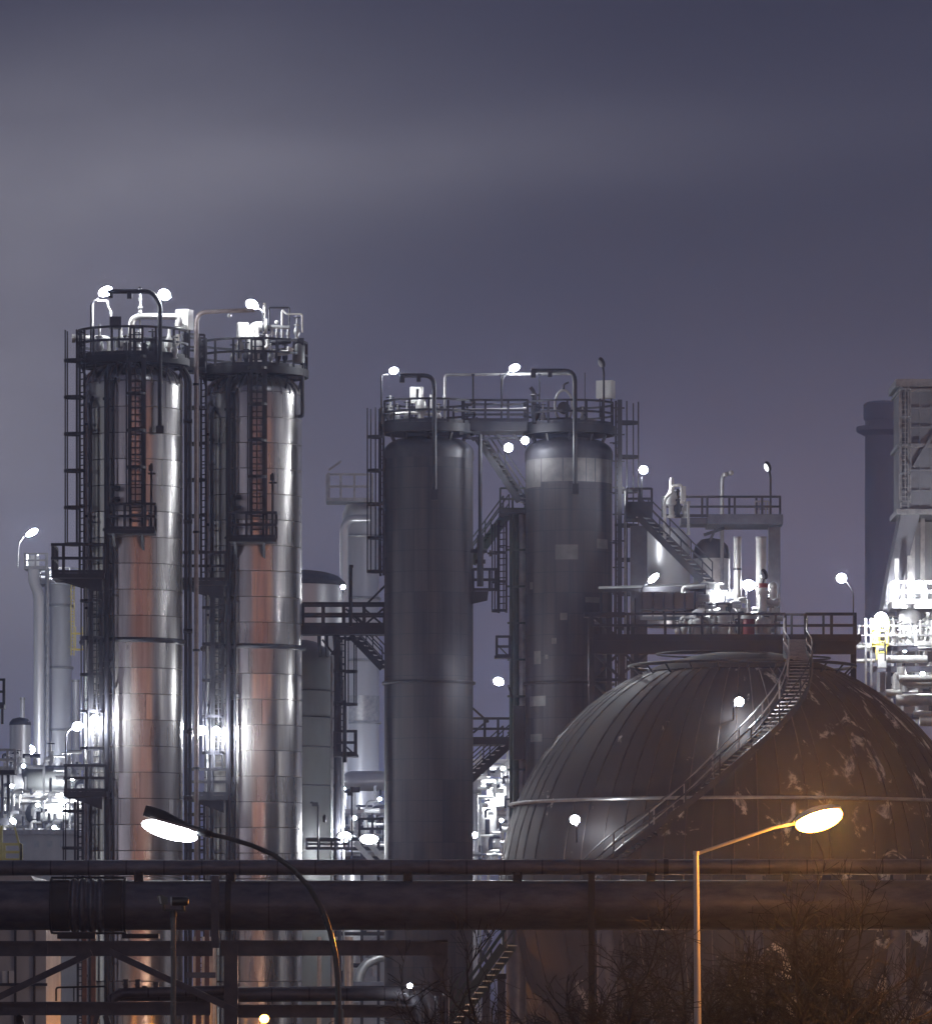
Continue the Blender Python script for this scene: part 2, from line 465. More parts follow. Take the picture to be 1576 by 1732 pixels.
def relief(loc, s, label, mat='lag'):
    """safety relief valve with bonnet and an elbow outlet"""
    x, y, z = loc; t = thing('relief_valve', label, 'valve', loc)
    MB().lathe([(0, 0), (.2 * s, 0), (.2 * s, .08 * s), (.11 * s, .09 * s), (.13 * s, .45 * s), (.22 * s, .5 * s), (.24 * s, .8 * s), (.1 * s, 1.1 * s), (.08 * s, 1.5 * s), (0, 1.55 * s)], loc, 14).build('valve_body', mat, t)
    MB().tube([(x, y, z + .62 * s), (x + .45 * s, y, z + .62 * s), (x + .45 * s, y, z + 1.2 * s)], .09 * s, 8, bend=.15 * s).build('outlet_elbow', mat, t)
    return t
def cabinet(px0, px1, py0, py1, D, label, mat='cab', dep=.5, rz=.25, legs=True):
    a = W(px0, py1, D); b = W(px1, py0, D); c = (a + b) / 2; w, h = abs(b.x - a.x), abs(b.z - a.z)
    t = thing('control_cabinet', label, 'cabinet', (c.x, D, a.z))
    MB().box(c, (w * .88, dep, h), rz).build('body', mat, t, smooth=False)
    n = Vector((math.sin(rz), -math.cos(rz), 0))
    MB().box(c + n * (dep / 2 + .012), (w * .74, .02, h * .86), rz).build('door', mat, t, smooth=False)
    MB().box(c + n * (dep / 2 + .04) + Vector((w * .28, 0, 0)), (.04, .03, .18), rz).build('handle', 'iron', t, smooth=False)
    if legs:
        mb = MB()
        for s in (-1, 1): mb.bar(c + Vector((s * w * .3, 0, -h / 2)), c + Vector((s * w * .3, 0, -h / 2 - .9)), .07)
        mb.build('stand', 'iron', t)
    return t
def pipe(pts, r, label, mat='lag', name='process_pipe', bend=.3, n=10, flanges=True, group=None):
    mb = MB().tube(pts, r, n, bend=bend)
    pts = [Vector(p) for p in pts]
    if not flanges: return tag(mb.build(name, mat), label, 'pipe', group)
    base = min(pts, key=lambda p: p.z)
    t = thing(name, label, 'pipe', base, group); mb.build('pipe_run', mat, t)
    for e, d in ((pts[0], pts[1] - pts[0]), (pts[-1], pts[-2] - pts[-1])):
        d = d.normalized(); MB().tube([e, e + d * .07], r * 1.5, 12).tube([e + d * .09, e + d * .15], r * 1.5, 12).build('flange', mat, t)
    return t

# ------------------------------------------------------------------ camera
cam = bpy.data.cameras.new('camera'); co = bpy.data.objects.new('camera', cam); C.objects.link(co)
co.location = (0, 0, H); co.rotation_euler = (PI / 2, 0, 0)
cam.sensor_fit = 'HORIZONTAL'; cam.sensor_width = 36; cam.lens = 36 * F / 1576
cam.shift_y = (YH - 866) / 1576; cam.clip_start = 1; cam.clip_end = 30000
bpy.context.scene.camera = co

# ------------------------------------------------------------------ world: night sky with town-lit cloud
w = bpy.data.worlds.new('World'); bpy.context.scene.world = w; w.use_nodes = True
nt = w.node_tree; nt.nodes.clear(); t = NT(nt)
gen = t.coord('Generated')
nv = t.n('ShaderNodeVectorMath', operation='NORMALIZE'); t.put(nv.inputs[0], gen)
sp = t.n('ShaderNodeSeparateXYZ'); t.put(sp.inputs[0], nv.outputs[0]); dx, dy, dz = sp.outputs
def gauss(a, c, s):
    q = t.m('DIVIDE', t.m('SUBTRACT', a, c), s); return t.m('EXPONENT', t.m('MULTIPLY', t.m('MULTIPLY', q, q), -1.0))
sky = t.ramp(t.m('ADD', t.m('MULTIPLY', dz, 2.0), .2), [
    (0.0, (.06, .06, .08)), (.2, (.185, .182, .235)), (.30, (.152, .144, .192)), (.40, (.09, .085, .123)), (.46, (.061, .060, .091)),
    (.54, (.045, .046, .076)), (.7, (.04, .042, .07)), (1.0, (.043, .044, .072))])
st = t.scale(nv.outputs[0], (17, 17, 40))
n1 = t.noise(st, 1.0, 4, .55, .4)
n2 = t.noise(t.scale(nv.outputs[0], (5, 5, 22)), 1.0, 3, .5)
tilt = t.m('MULTIPLY', dx, .08)
v = t.m('SUBTRACT', dz, tilt)
b1 = t.m('MULTIPLY', gauss(dx, -.07, .06), gauss(v, .1415, .021))
b2 = t.m('MULTIPLY', gauss(dx, -.02, .06), gauss(v, .1395, .008))
b3 = t.m('MULTIPLY', gauss(dx, -.095, .055), gauss(dz, .085, .04))
b4 = t.m('MULTIPLY', gauss(dx, .055, .06), gauss(dz, .07, .03))
cl = t.m('ADD', t.m('MULTIPLY', b1, .115), t.m('ADD', t.m('MULTIPLY', b2, .05), t.m('MULTIPLY', b3, .19)))
cl = t.m('MULTIPLY', cl, t.m('ADD', .55, t.m('MULTIPLY', n1, .9)))
sky = t.mixc(1.0, sky, t.mixc(t.m('MULTIPLY', b4, 1.0), (0, 0, 0, 1), (.045, .03, .04, 1)), 'ADD')
sky = t.mixc(1.0, sky, t.mixc(cl, (0, 0, 0, 1), (1, .97, 1.06, 1)), 'ADD')
sky = t.mixc(1.0, sky, t.ramp(n2, [(.25, (.78, .78, .79)), (.75, (1.2, 1.19, 1.17))]), 'MULTIPLY')
# far town and plant lights low on the horizon behind the camera
az = t.m('MULTIPLY', t.m('ARCTAN2', dx, t.m('MULTIPLY', dy, -1.0)), 180 / PI)
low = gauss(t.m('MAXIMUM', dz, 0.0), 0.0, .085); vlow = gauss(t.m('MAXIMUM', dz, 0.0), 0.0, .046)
# sky dimmed between the two orange glows, darkening what the polished towers mirror
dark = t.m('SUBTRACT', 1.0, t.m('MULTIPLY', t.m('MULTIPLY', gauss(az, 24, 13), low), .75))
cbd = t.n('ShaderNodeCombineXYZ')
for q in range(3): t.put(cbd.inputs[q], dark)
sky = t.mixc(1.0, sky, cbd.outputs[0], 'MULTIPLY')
def glow(c, s, col, k, el=None):
    global sky
    f = t.m('MULTIPLY', t.m('MULTIPLY', gauss(az, c, s), el or low), k)
    sky = t.mixc(1.0, sky, t.mixc(f, (0, 0, 0, 1), tuple(col) + (1,)), 'ADD')
glow(6, 2.2, (1.0, .33, .03), 12.0, vlow); glow(42, 2.8, (1.0, .38, .04), 7.5, vlow); glow(24, 11, (1.0, .27, .05), 1.0, vlow); glow(24, 15, (1.0, .4, .25), .06); glow(74, 13, (1, 1, .97), .9, vlow); glow(-22, 12, (.95, .9, 1), .5, vlow)
glow(-28, 9, (.9, .8, .95), .35); glow(70, 6, (1, .98, .95), .8); glow(118, 20, (1, 1, 1), .65); glow(-84, 12, (.95, 1, .95), 1.6)
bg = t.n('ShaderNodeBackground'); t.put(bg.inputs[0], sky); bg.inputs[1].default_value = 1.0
wo = t.n('ShaderNodeOutputWorld'); nt.links.new(bg.outputs[0], wo.inputs['Surface'])
sun = bpy.data.lights.new('shaping_sun', 'SUN'); sun.energy = .12; sun.angle = math.radians(10); sun.color = (.85, .9, 1)  # weak sun added to give the towers some shape, no visible moon
so = bpy.data.objects.new('shaping_sun', sun); C.objects.link(so); so.rotation_euler = (math.radians(52), 0, math.radians(38))

# ------------------------------------------------------------------ ground, road, haze
def sheet(name, x0, x1, y0, y1, z, mat):
    return struct(MB().add([(x0, y0, z), (x1, y0, z), (x1, y1, z), (x0, y1, z)], [(0, 1, 2, 3)]).build(name, mat, smooth=False))
sheet('ground', -560, 560, -40, 6200, 0, simple('gravel', (.05, .05, .05), (.1, .095, .09), .9, 0, 1.2))
sheet('road', -560, 560, 108, 158, .004, simple('asphalt', (.04, .04, .042), (.06, .06, .06), .85, 0, 4))
hz = MB().box((0, 3080, 95.5), (1200, 6300, 193)).build('haze', 'iron', smooth=False); struct(hz, 'stuff')
m = bpy.data.materials.new('haze_air'); m.use_nodes = True; m.node_tree.nodes.clear(); tt = NT(m.node_tree)
pv = tt.n('ShaderNodeVolumePrincipled'); pv.inputs['Color'].default_value = (.5, .6, 1, 1); pv.inputs['Density'].default_value = .00028; pv.inputs['Anisotropy'].default_value = .7
mo = tt.n('ShaderNodeOutputMaterial'); m.node_tree.links.new(pv.outputs[0], mo.inputs['Volume'])
hz.data.materials[0] = m

# ------------------------------------------------------------------ polished steel distillation towers
KA = 278 / F
def steel_tower(pxc, D, label, inner):
    xc = X(pxc, D); cy = D
    def x(d): return xc + d * KA
    def z(py): return H + (YH - py) * KA
    Rr = 84 * KA
    t = thing('distillation_tower', label, 'tower', (xc, cy, 0))
    c0 = (xc, cy, 0)
    zt = z(655)
    prof = [(Rr, 0), (Rr, zt)] + [(Rr * (.62 + .38 * math.cos(a)) if a < PI / 2 else 0, zt + .62 * math.sin(a)) for a in [PI / 2 * i / 8 for i in range(1, 8)]]
    prof = [(Rr, 0)] + [(Rr, zt * i / 24) for i in range(1, 25)] + [(Rr * math.cos(a) ** .6, zt + 1.05 * math.sin(a)) for a in [PI / 2 * i / 10 for i in range(1, 10)]] + [(0.001, zt + 1.05)]
    MB().lathe(prof, c0, 96).build('shell', 'steel', t)
    # lagging straps standing off the dome
    mb = MB()
    for i in range(28):
        a = 2 * PI * i / 28
        mb.tube([(xc + math.cos(a) * Rr * math.cos(q) ** .6 * 1.01, cy + math.sin(a) * Rr * math.cos(q) ** .6 * 1.01, zt + 1.07 * math.sin(q)) for q in [PI / 2 * .97 * j / 6 for j in range(7)]], .035, 5)
    mb.build('dome_strap', 'galv', t)
    MB().ring((xc, cy, z(1087)), Rr + .08, .12, 72, 8).build('stiffening_ring', 'iron', t)
    # top platform
    zp = z(608); Rp = 96 * KA
    pl = MB().lathe([(.3, 0), (Rp, 0), (Rp, -.34), (Rp - .1, -.34), (Rp - .1, -.1), (.3, -.1), (.3, 0)], (xc, cy, zp), 40).build('top_platform', 'deck', t)
    rail_mb(arc_pts((xc, cy), Rp - .06, .35, 2 * PI - .15, zp, 26), 1.28, .04, 1.05).build('railing', 'iron', pl)
    mb = MB()
    for i in range(12):
        a = 2 * PI * (i + .5) / 12; e = Vector((math.cos(a), math.sin(a), 0)); p = Vector((xc, cy, zp - .1))
        mb.bar(p + e * (Rp - .15) + Vector((0, 0, -.06)), p + e * (Rr - .1) + Vector((0, 0, -.95)), .1)
        mb.bar(p + e * .4 + Vector((0, 0, -.12)), p + e * (Rp - .12) + Vector((0, 0, -.12)), .14, .2)
    mb.build('support_bracket', 'iron', pl)
    # front caged ladder and its landing
    yf = cy - Rr - .28
    ladder(t, (x(11), yf), (0, -1), z(905), z(562), .56, (z(862), z(590)), cr=.46, hoop=1.72)
    zl = z(906); y0, y1 = cy - Rr + .15, cy - Rr - 1.3
    pl = MB().box((x(4), (y0 + y1) / 2, zl - .09), (80 * KA, y0 - y1, .18)).build('landing', 'deck', t, smooth=False)
    rail_mb([(x(-35), y0 - .3, zl), (x(-35), y1 + .04, zl), (x(43), y1 + .04, zl), (x(43), y0 - .3, zl)], 1.2, .045, .95).build('railing', 'iron', pl)
    mb = MB()
    for d in (-26, 22):
        mb.add([(x(d) + s * .06, yy, zz) for s in (-1, 1) for yy, zz in ((y1 + .1, zl - .2), (cy - Rr + .35, zl - .2), (cy - Rr + .35, zl - 1.0))], [(0, 1, 2), (5, 4, 3), (0, 3, 4, 1), (1, 4, 5, 2), (2, 5, 3, 0)])
    mb.build('support_bracket', 'iron', pl)
    # swing arm over the landing with a drop rod
    MB().tube([(x(38), y1 + .1, zl), (x(38), y1 + .1, z(795))], .06, 8).tube([(x(32), y1 + .1, z(812)), (x(45), y1 + .1, z(812))], .05, 6).box((x(37), y1 + .1, z(803)), (.2, .2, .28)).build('davit_post', 'iron', t)
    # two stub nozzles with hand wheels beside the ladder
    for zz in (834, 852):
        MB().tube([(x(-22), cy - Rr + .1, z(zz)), (x(-22), cy - Rr - .35, z(zz))], .12, 10).tube([(x(-30), cy - Rr - .4, z(zz)), (x(-16), cy - Rr - .4, z(zz))], .11, 8).build('nozzle', 'iron', t)
    # left caged ladders
    def on(d, off): return x(d), cy - math.sqrt(max(0, (Rr + off) ** 2 - (d * KA) ** 2))
    ladder(t, (x(-83), cy - 1.35), (-.86, -.5), z(975), z(562), .5, (z(925), z(565)), cr=.5, hoop=1.72)
    lx, ly = on(-57, .4); ladder(t, (lx, ly), (-.6, -.8), z(1300), z(970), .5, (z(1270), z(1000)), cr=.5, hoop=1.72)
    ladder(t, (x(-86), cy - 1.4), (-.86, -.5), 0, z(1335), .5, (z(1560), z(1358)), cr=.5, hoop=1.72)
    # outrigger landings on the left
    for (d0, d1, zr, zd, dep) in ((-131, -42, 929, 977, .95), (-110, -38, 1299, 1343, .85)):
        zl = z(zd); yy0, yy1 = cy - Rr * .9 - .9, cy + .3
        pl = MB().add([(x(d0), yy0, zl), (x(d1), yy0, zl), (x(d1), yy1, zl), (x(d0), yy1, zl), (x(d0), yy0, zl - .22), (x(d1), yy0, zl - .22), (x(d1), yy1, zl - .22), (x(d0), yy1, zl - .22)],
                     [(0, 1, 2, 3), (7, 6, 5, 4), (0, 4, 5, 1), (1, 5, 6, 2), (2, 6, 7, 3), (3, 7, 4, 0)]).build('landing', 'deck', t, smooth=False)
        rail_mb([(x(d1), yy0 + .05, zl), (x(d0) + .05, yy0 + .05, zl), (x(d0) + .05, yy1 - .05, zl)], (zd - zr) * KA, .05, .95).build('railing', 'iron', pl)
        mb = MB()
        for yy in (yy0 + .2, cy - 1.2):
            mb.add([(xx, yy + s * .05, zz) for s in (-1, 1) for xx, zz in ((x(d0 + 8), zl - .24), (x(-46), zl - .24), (x(-46), zl - .24 - dep * .7))], [(0, 1, 2), (5, 4, 3), (0, 3, 4, 1), (1, 4, 5, 2), (2, 5, 3, 0)])
        mb.build('support_bracket', 'iron', pl)
    # upright pipes on the front left, with clamps
    for d, r, zt_, mat in ((-39, .13, 640, 'iron'), (-27.5, .06, 660, 'iron'), (-68, .09, 690, 'iron'), (-76, .07, 680, 'galv')):
        px_, py_ = on(d, .3)
        p = MB().tube([(px_, py_, .3), (px_, py_, z(zt_)), (px_ + .1, py_ + .35, z(zt_) + .35)], r, 10, bend=.2).build('riser_pipe', mat, t)
        mb = MB(); zz = z(zt_) - 1.2
        while zz > 2:
            mb.tube([(px_, py_, zz - .06), (px_, py_, zz + .06)], r * 1.5, 10).bar((px_, py_, zz), (px_ + .05, py_ + .4, zz), .08); zz -= 6.1 if r > .1 else 4.3
        mb.build('pipe_clamp', 'iron', p)
    # lifting davit rising past the platform, with a counterweight box at its foot
    px_, py_ = x(50), cy - math.sqrt((Rr + .45) ** 2 - (50 * KA) ** 2)
    if inner:
        dv = MB().tube([(px_, py_, z(735)), (px_, py_, z(523)), (x(36), py_, z(503)), (x(-38), py_, z(503))], .11, 10, bend=.3).build('davit_crane', 'iron', t)
        MB().box((px_, py_, z(735)), (.36, .3, .36)).box((x(-1), py_, z(510)), (.22, .22, .3)).box((x(-32), py_, z(510)), (.18, .18, .22)).build('trolley', 'iron', dv, smooth=False)
        for d in (90, 97):
            p = MB().tube([(x(d), cy - .3, 1), (x(d), cy - .3, z(640)), (x(d - 12), cy - .3, z(622))], .09, 10, bend=.3).build('riser_pipe', 'iron', t)
            mb = MB()
            for py in (713, 883, 1068, 1238, 1350): mb.tube([(x(d - 4), cy - .3, z(py)), (x(d + 4), cy - .3, z(py))], .12, 8)
            mb.build('pipe_clamp', 'iron', p)
    else:
        MB().tube([(x(78), cy - 1.0, z(690)), (x(86), cy - 1.0, z(690)), (x(86), cy - 1.0, z(600))], .09, 8, bend=.1).tube([(x(80), cy - .6, z(622)), (x(86), cy - 1.0, z(622))], .07, 6).build('davit_post', 'iron', t)
    return t
steel_tower(225, 278, 'polished steel distillation tower with orange reflection, leftmost of the pair', True)
steel_tower(428, 283, 'polished steel distillation tower with orange reflection, beside the grey towers', False)

# walkway between their tops
DA = 280
t = thing('walkway_bridge', 'short dark railed walkway joining the tops of the two polished towers', 'walkway', W(328, 618, DA))
MB().box(W(328, 618, DA), (40 * KA, 1.6, .3)).build('deck', 'deck', t, smooth=False)
for yy in (-.75, .75):
    rail_mb([W(309, 612, DA) + Vector((0, yy, 0)), W(347, 614, DA) + Vector((0, yy, 0))], 1.25, .04, .8).build('railing', 'iron', t)

# equipment on the left steel tower
D = 278; y = D - 1.3
pipe([W(222, 600, y), W(222, 535, y), W(303, 535, y), W(303, 552, y)], .15, 'white lagged overhead pipe with square bend atop left polished tower', bend=.45)
pipe([W(122, 572, y + .6), W(186, 572, y + .6), W(186, 600, y + .6)], .14, 'short pale horizontal pipe overhanging the left edge of left polished tower top', bend=.3)
cabinet(184, 206, 536, 556, D - 1.8, 'small black box on legs atop left polished tower', 'black', rz=.1)
cabinet(298, 326, 524, 558, D - .6, 'grey upright cabinet at the right edge of left polished tower top', rz=-.5)
pipe([W(157, 566, y + 1), W(157, 508, y + 1), W(182, 508, y + 1), W(183, 520, y + 1), W(188, 526, y + 1), W(188, 538, y + 1)], .05, 'thin white looped vent line under the left tower top lamp', bend=.12, n=8, flanges=False, name='vent_pipe')
tv = thing('vent_pipe', 'knotted slim vent mast standing between the two left tower lamps', 'vent', W(237, 600, y))
MB().tube([W(237, 600, y), W(237, 488, y)], .05, 8).build('mast', 'galv', tv)
MB().ellipsoid(W(237, 520, y), (.11, .11, .14), (0, 0, 1)).ellipsoid(W(237, 506, y), (.1, .1, .12), (0, 0, 1)).ellipsoid(W(237, 528, y), (.1, .1, .12), (0, 0, 1)).build('joint_collar', 'galv', tv)
MB().bar(W(232, 491, y), W(242, 491, y), .05).ellipsoid(W(237, 488, y), (.1, .1, .1)).build('cap', 'iron', tv)
relief(W(204, 604, y - .2), .95, 'fat pale relief valve near the black box on left tower top')
relief(W(286, 604, y), .9, 'pale relief valve near the davit mast on left tower top')
valve(W(168, 603, y), 1.2, 'tall slim valve near the left lamp pole of left tower top')
g = 'small pipe valves crowded on the left polished tower top'
for px, s in ((214, .9), (232, 1.05), (246, .8), (258, 1.1), (268, .75), (296, .85)):
    valve(W(px, 606, y - .3 + R_.uniform(-.4, .6)), s, 'small hand wheel valve in the row on the left polished tower top', g, R_.choice(['galv', 'lag', 'iron']))
tk = thing('knock_out_pot', 'dark squat pot beside the valves on left polished tower top', 'vessel', W(262, 606, D - .4))
MB().lathe([(0, 0), (.55, 0), (.6, .1), (.6, .55), (.45, .75), (0, .8)], W(262, 606, D - .4), 20).build('body', 'vessel', tk)
MB().tube([W(262, 585, D - .4), W(262, 576, D - .4)], .08, 8).build('nozzle', 'galv', tk)
# equipment on the right steel tower
D = 283; y = D - 1.2
cabinet(400, 420, 546, 574, D - 1.4, 'white instrument cabinet atop right polished tower', rz=.2)
pipe([W(425, 612, y), W(425, 552, y), W(452, 552, y)], .24, 'fat white elbow pipe beside the cabinet on right polished tower', bend=.7)
pipe([W(462, 598, y - .4), W(488, 596, y - .4), W(492, 588, y - .4)], .13, 'short bright bent pipe low at the right of right tower top', bend=.2)
pipe([W(447, 612, y), W(447, 512, y)], .07, 'thin upright vent mast right of the lamp on right polished tower', flanges=False, name='vent_pipe')
pipe([W(455, 560, y + .6), W(455, 520, y + .6), W(489, 520, y + .6), W(489, 560, y + .6)], .045, 'thin dark square pipe loop atop right polished tower', 'iron', 'vent_pipe', .06, 8, False)
pipe([W(477, 552, y), W(477, 523, y), W(484, 531, y), W(511, 531, y), W(511, 562, y)], .05, 'thin white stepped pipe loop reaching the right rim of right tower', 'lag', 'vent_pipe', .1, 8, False)
tm = thing('pipe_manifold', 'railed pipe manifold with gauges atop right polished tower', 'manifold', W(473, 585, y))
MB().tube([W(452, 552, y), W(490, 554, y)], .1, 10).build('header', 'galv', tm)
MB().tube([W(454, 580, y), W(492, 576, y)], .14, 10).build('lower_header', 'iron', tm)
for px in (460, 468, 477, 487):
    MB().tube([W(px, 552, y), W(px, 578, y)], .06, 8).lathe([(0, -.1), (.1, -.08), (.1, .08), (0, .1)], W(px, 564, y), 10).build('branch', 'galv', tm)
MB().ellipsoid(W(468, 545, y), (.11, .11, .11)).build('gauge', 'cab', tm)
tk = thing('wellhead_drum', 'upright dark drum with round end at the right rim of right tower', 'vessel', W(505, 610, y))
MB().lathe([(0, 0), (.28, 0), (.3, .1), (.3, .8), (.2, 1.0), (0, 1.05)], W(505, 614, y), 16).build('body', 'vessel', tk)
MB().tube([W(497, 580, y), W(514, 580, y)], .24, 14).build('cross_drum', 'iron', tk)
relief(W(405, 614, y), 1.0, 'pale relief valve under the cabinet on right polished tower')
relief(W(435, 612, y - .4), 1.1, 'pale relief valve in front of the elbow pipe on right tower')
valve(W(502, 574, y), .9, 'valve high on the right rim of right polished tower')
g = 'small pipe valves crowded on the right polished tower top'
for px, s in ((394, .8), (416, .9), (445, 1.2), (458, .8), (470, .9), (482, .8)):
    valve(W(px, 616, y - .3 + R_.uniform(-.4, .6)), s, 'small hand wheel valve in the row on the right polished tower top', g, R_.choice(['galv', 'lag', 'iron']))

# tall slender riser bending over to the right tower
t = thing('riser_pipe', 'tall slender pinkish pipe between the polished towers bending over at the top', 'pipe', W(332, 1860, 279))
mb = MB().tube([W(332, 1860, 279), W(332, 528, 279), W(430, 524, 279.5)], .11, 10, bend=.5); mb.build('pipe_run', simple('riser_primer', (.2, .17, .17), (.3, .26, .25), .4, .3), t)
MB().tube([W(388, 531, 279.4), W(388, 536, 279.4)], .1, 10).build('drain_cap', 'galv', t)
mb = MB()
for py in (650, 900, 1100, 1300): mb.tube([W(332, py - 2, 279), W(332, py + 2, 279)], .17, 10)
mb.build('pipe_clamp', 'iron', t)

# ------------------------------------------------------------------ grey clad towers
KC = 285 / F
def grey_tower(pxc, D, Rpx, label, top, patches, right):
    xc = X(pxc, D); cy = D; Rr = Rpx * KC
    def x(d): return xc + d * KC
    def z(py): return Z(py, 285)
    t = thing('clad_tower', label, 'tower', (xc, cy, 0))
    zt = z(768)
    prof = [(Rr, zt * i / 16) for i in range(17)] + [(Rr * math.cos(a) ** .6, zt + .8 * math.sin(a)) for a in [PI / 2 * i / 10 for i in range(1, 10)]] + [(.001, zt + .8)]
    MB().lathe(prof, (xc, cy, 0), 80).build('shell', 'tower', t)
    MB().lathe([(Rr + .03, zt - .3), (Rr + .04, zt), *[(Rr * math.cos(a) ** .6 + .05, zt + .82 * math.sin(a)) for a in [PI / 2 * i / 8 for i in range(1, 8)]]], (xc, cy, 0), 64).build('dome_cap', 'dome', t)
    MB().ring((xc, cy, z(1156)), Rr + .05, .08, 64, 8).build('stiffening_ring', 'iron', t)
    zp = z(720); Rp = Rr + .14
    pl = MB().lathe([(.3, 0), (Rp, 0), (Rp, -.42), (Rp - .1, -.42), (Rp - .1, -.12), (.3, -.12), (.3, 0)], (xc, cy, zp), 40).build('top_platform', 'deck', t)
    gap = (.3, 2 * PI - .3) if right else (PI + .3, 3 * PI - .3)
    rail_mb(arc_pts((xc, cy), Rp - .05, gap[0], gap[1], zp, 24), 1.1, .038, .95).build('railing', 'iron', pl)
    mb = MB()
    for i in range(10):
        a = 2 * PI * (i + .5) / 10; e = Vector((math.cos(a), math.sin(a), 0)); p = Vector((xc, cy, zp))
        mb.bar(p + e * (Rp - .4) + Vector((0, 0, -.45)), p + e * (Rr - .5) + Vector((0, 0, -1.0)), .12)
    mb.build('support_bracket', 'iron', pl)
    for (px0, px1, py0, py1, k) in patches:
        a0 = math.asin(max(-.99, min(.99, (px0 - pxc) / Rpx))); a1 = math.asin(max(-.99, min(.99, (px1 - pxc) / Rpx)))
        MB().lathe([(Rr, z(py1)), (Rr + .018 + k * .004, z(py1)), (Rr + .018 + k * .004, z(py0)), (Rr, z(py0))], (xc, cy, 0), 10, a0=-PI / 2 + a0, a1=-PI / 2 + a1).build('patch_sheet', 'patch', t)
    return t, xc, cy, Rr
pD = [(890, 1033, 762, 818, 0), (890, 914, 816, 826, 1), (938, 976, 925, 950, 0), (1008, 1026, 914, 930, 0), (988, 1012, 1013, 1022, 0), (946, 958, 1040, 1052, 0), (903, 914, 1103, 1125, 0),
      (932, 940, 1082, 1092, 0), (921, 926, 1110, 1117, 0), (896, 922, 1179, 1196, 0), (897, 916, 1243, 1256, 0), (896, 901, 986, 998, 0)]
tC, xC, yC, RC = grey_tower(725, 285, 75, 'dark grey clad tower, left one of the grey pair', True, [], False)
tD, xD, yD, RD = grey_tower(962, 285.6, 73.5, 'grey clad tower with pale rectangular patches, right one of the grey pair', True, pD, True)
# fix: the left tower's rail opens to the right, the right tower's to the left
def zC(py): return Z(py, 285)
ladder(tC, (X(648, 285) - .05, 284.6), (-.95, -.3), zC(975), zC(690), .5, (zC(968), zC(692)), cr=.42, hoop=1.62)
ladder(tD, (X(1040, 285) + .1, 284.6), (.95, -.3), zC(1200), zC(680), .5, (zC(1180), zC(682)), cr=.6, hoop=1.65)
# outrigger at the right of the left grey tower
pl = MB().add([W(797, 1000, 284), W(826, 1000, 284), W(843, 985 + 13, 284), W(797, 1022, 284), W(824, 1016, 284)] + [W(797, 1000, 286), W(826, 1000, 286), W(843, 998, 286), W(797, 1022, 286), W(824, 1016, 286)],
              [(0, 1, 4, 3), (5, 8, 9, 6), (0, 5, 6, 1), (3, 4, 9, 8), (1, 6, 9, 4), (0, 3, 8, 5)]).build('outrigger_platform', 'deck', tC, smooth=False)
rail_mb([W(800, 1000, 284), W(838, 1000, 284), W(838, 1000, 286)], 1.05, .05, .8).build('railing', 'iron', pl)
p = MB().tube([W(812, 735, 283.6), W(812, 930, 283.6)], .09, 8).tube([W(812, 905, 283.6), W(812, 992, 283.6)], .16, 10).build('drop_pipe', 'iron', tC)
MB().tube([W(796, 932, 283.6), W(824, 932, 283.6)], .1, 8).tube([W(824, 936, 283.6), W(838, 936, 283.6)], .05, 8).tube([W(827, 936, 283.6), W(832, 936, 283.6)], .16, 10).box(W(812, 950, 283.6), (.5, .2, .2)).build('valve_spindle', 'iron', p)
# davits: portal arm and drop pipe on each
for root, pts in ((tC, [(676, 635), (734, 635), (735, 845)]), (tD, [(898, 627), (972, 627), (973, 835)])):
    yy = 285 - 2.35
    dv = MB().tube([W(a, b, yy) for a, b in pts], .11, 10, bend=.5).build('davit_crane', 'iron', root)
    e = pts[0]; q = pts[-1]
    MB().box(W(e[0] + 4, e[1] + 6, yy), (.24, .24, .34)).box(W(e[0] + 32, e[1] + 6, yy), (.2, .2, .26)).box(W(q[0], q[1] - 8, yy), (.32, .28, .5)).build('trolley', 'iron', dv, smooth=False)
# bridge between the grey towers
t = thing('walkway_bridge', 'broad dark railed bridge joining the tops of the grey towers', 'walkway', W(838, 733, 285))
MB().box(W(834, 724, 285), (114 * KC, 2.2, .46)).build('deck', 'deck', t, smooth=False)
for yy in (-1.05, 1.05):
    rail_mb([W(782, 716, 285) + Vector((0, yy, 0)), W(892, 716, 285) + Vector((0, yy, 0))], 1.02, .04, 1.1).build('railing', 'iron', t)
mb = MB()
for px in (790, 812, 840, 868): mb.bar(W(px, 735, 284), W(px + 12, 745, 284), .12)
mb.bar(W(782, 741, 284.2), W(890, 741, 284.2), .12); mb.build('under_bracing', 'iron', t)
pipe([W(752, 716, 285.4), W(752, 634, 285.4), W(968, 632, 285.4)], .07, 'thin overhead line spanning both grey tower tops on posts', 'galv', 'overhead_pipe', .15, 8, False)
for px in (800, 848, 912):
    tag(MB().tube([W(px, 716, 285.2), W(px, 634, 285.2)], .045, 6).box(W(px, 634, 285.2), (.16, .12, .1)).build('pipe_support', 'iron'), 'thin post holding the overhead line above the grey tower bridge', 'post', 'posts under the overhead line')
cabinet(692, 717, 655, 682, 284.6, 'white cabinet with dark window atop left grey tower', rz=.1)
tag(MB().box(W(708, 668, 284.6) + Vector((.02, -.34, 0)), (.28, .03, .5), .1).build('notice_panel', 'black'), 'black panel hanging on the white cabinet of left grey tower', 'panel')
cabinet(1008, 1040, 644, 674, 285.3, 'white cabinet at the right edge of right grey tower top', rz=-.35)
relief(W(712, 716, 284), 1.15, 'pale relief valve under the white cabinet on left grey tower')
tw = thing('hose_reel', 'upright dark hose reel inside a hoop on right grey tower top', 'hose reel', W(953, 716, 284))
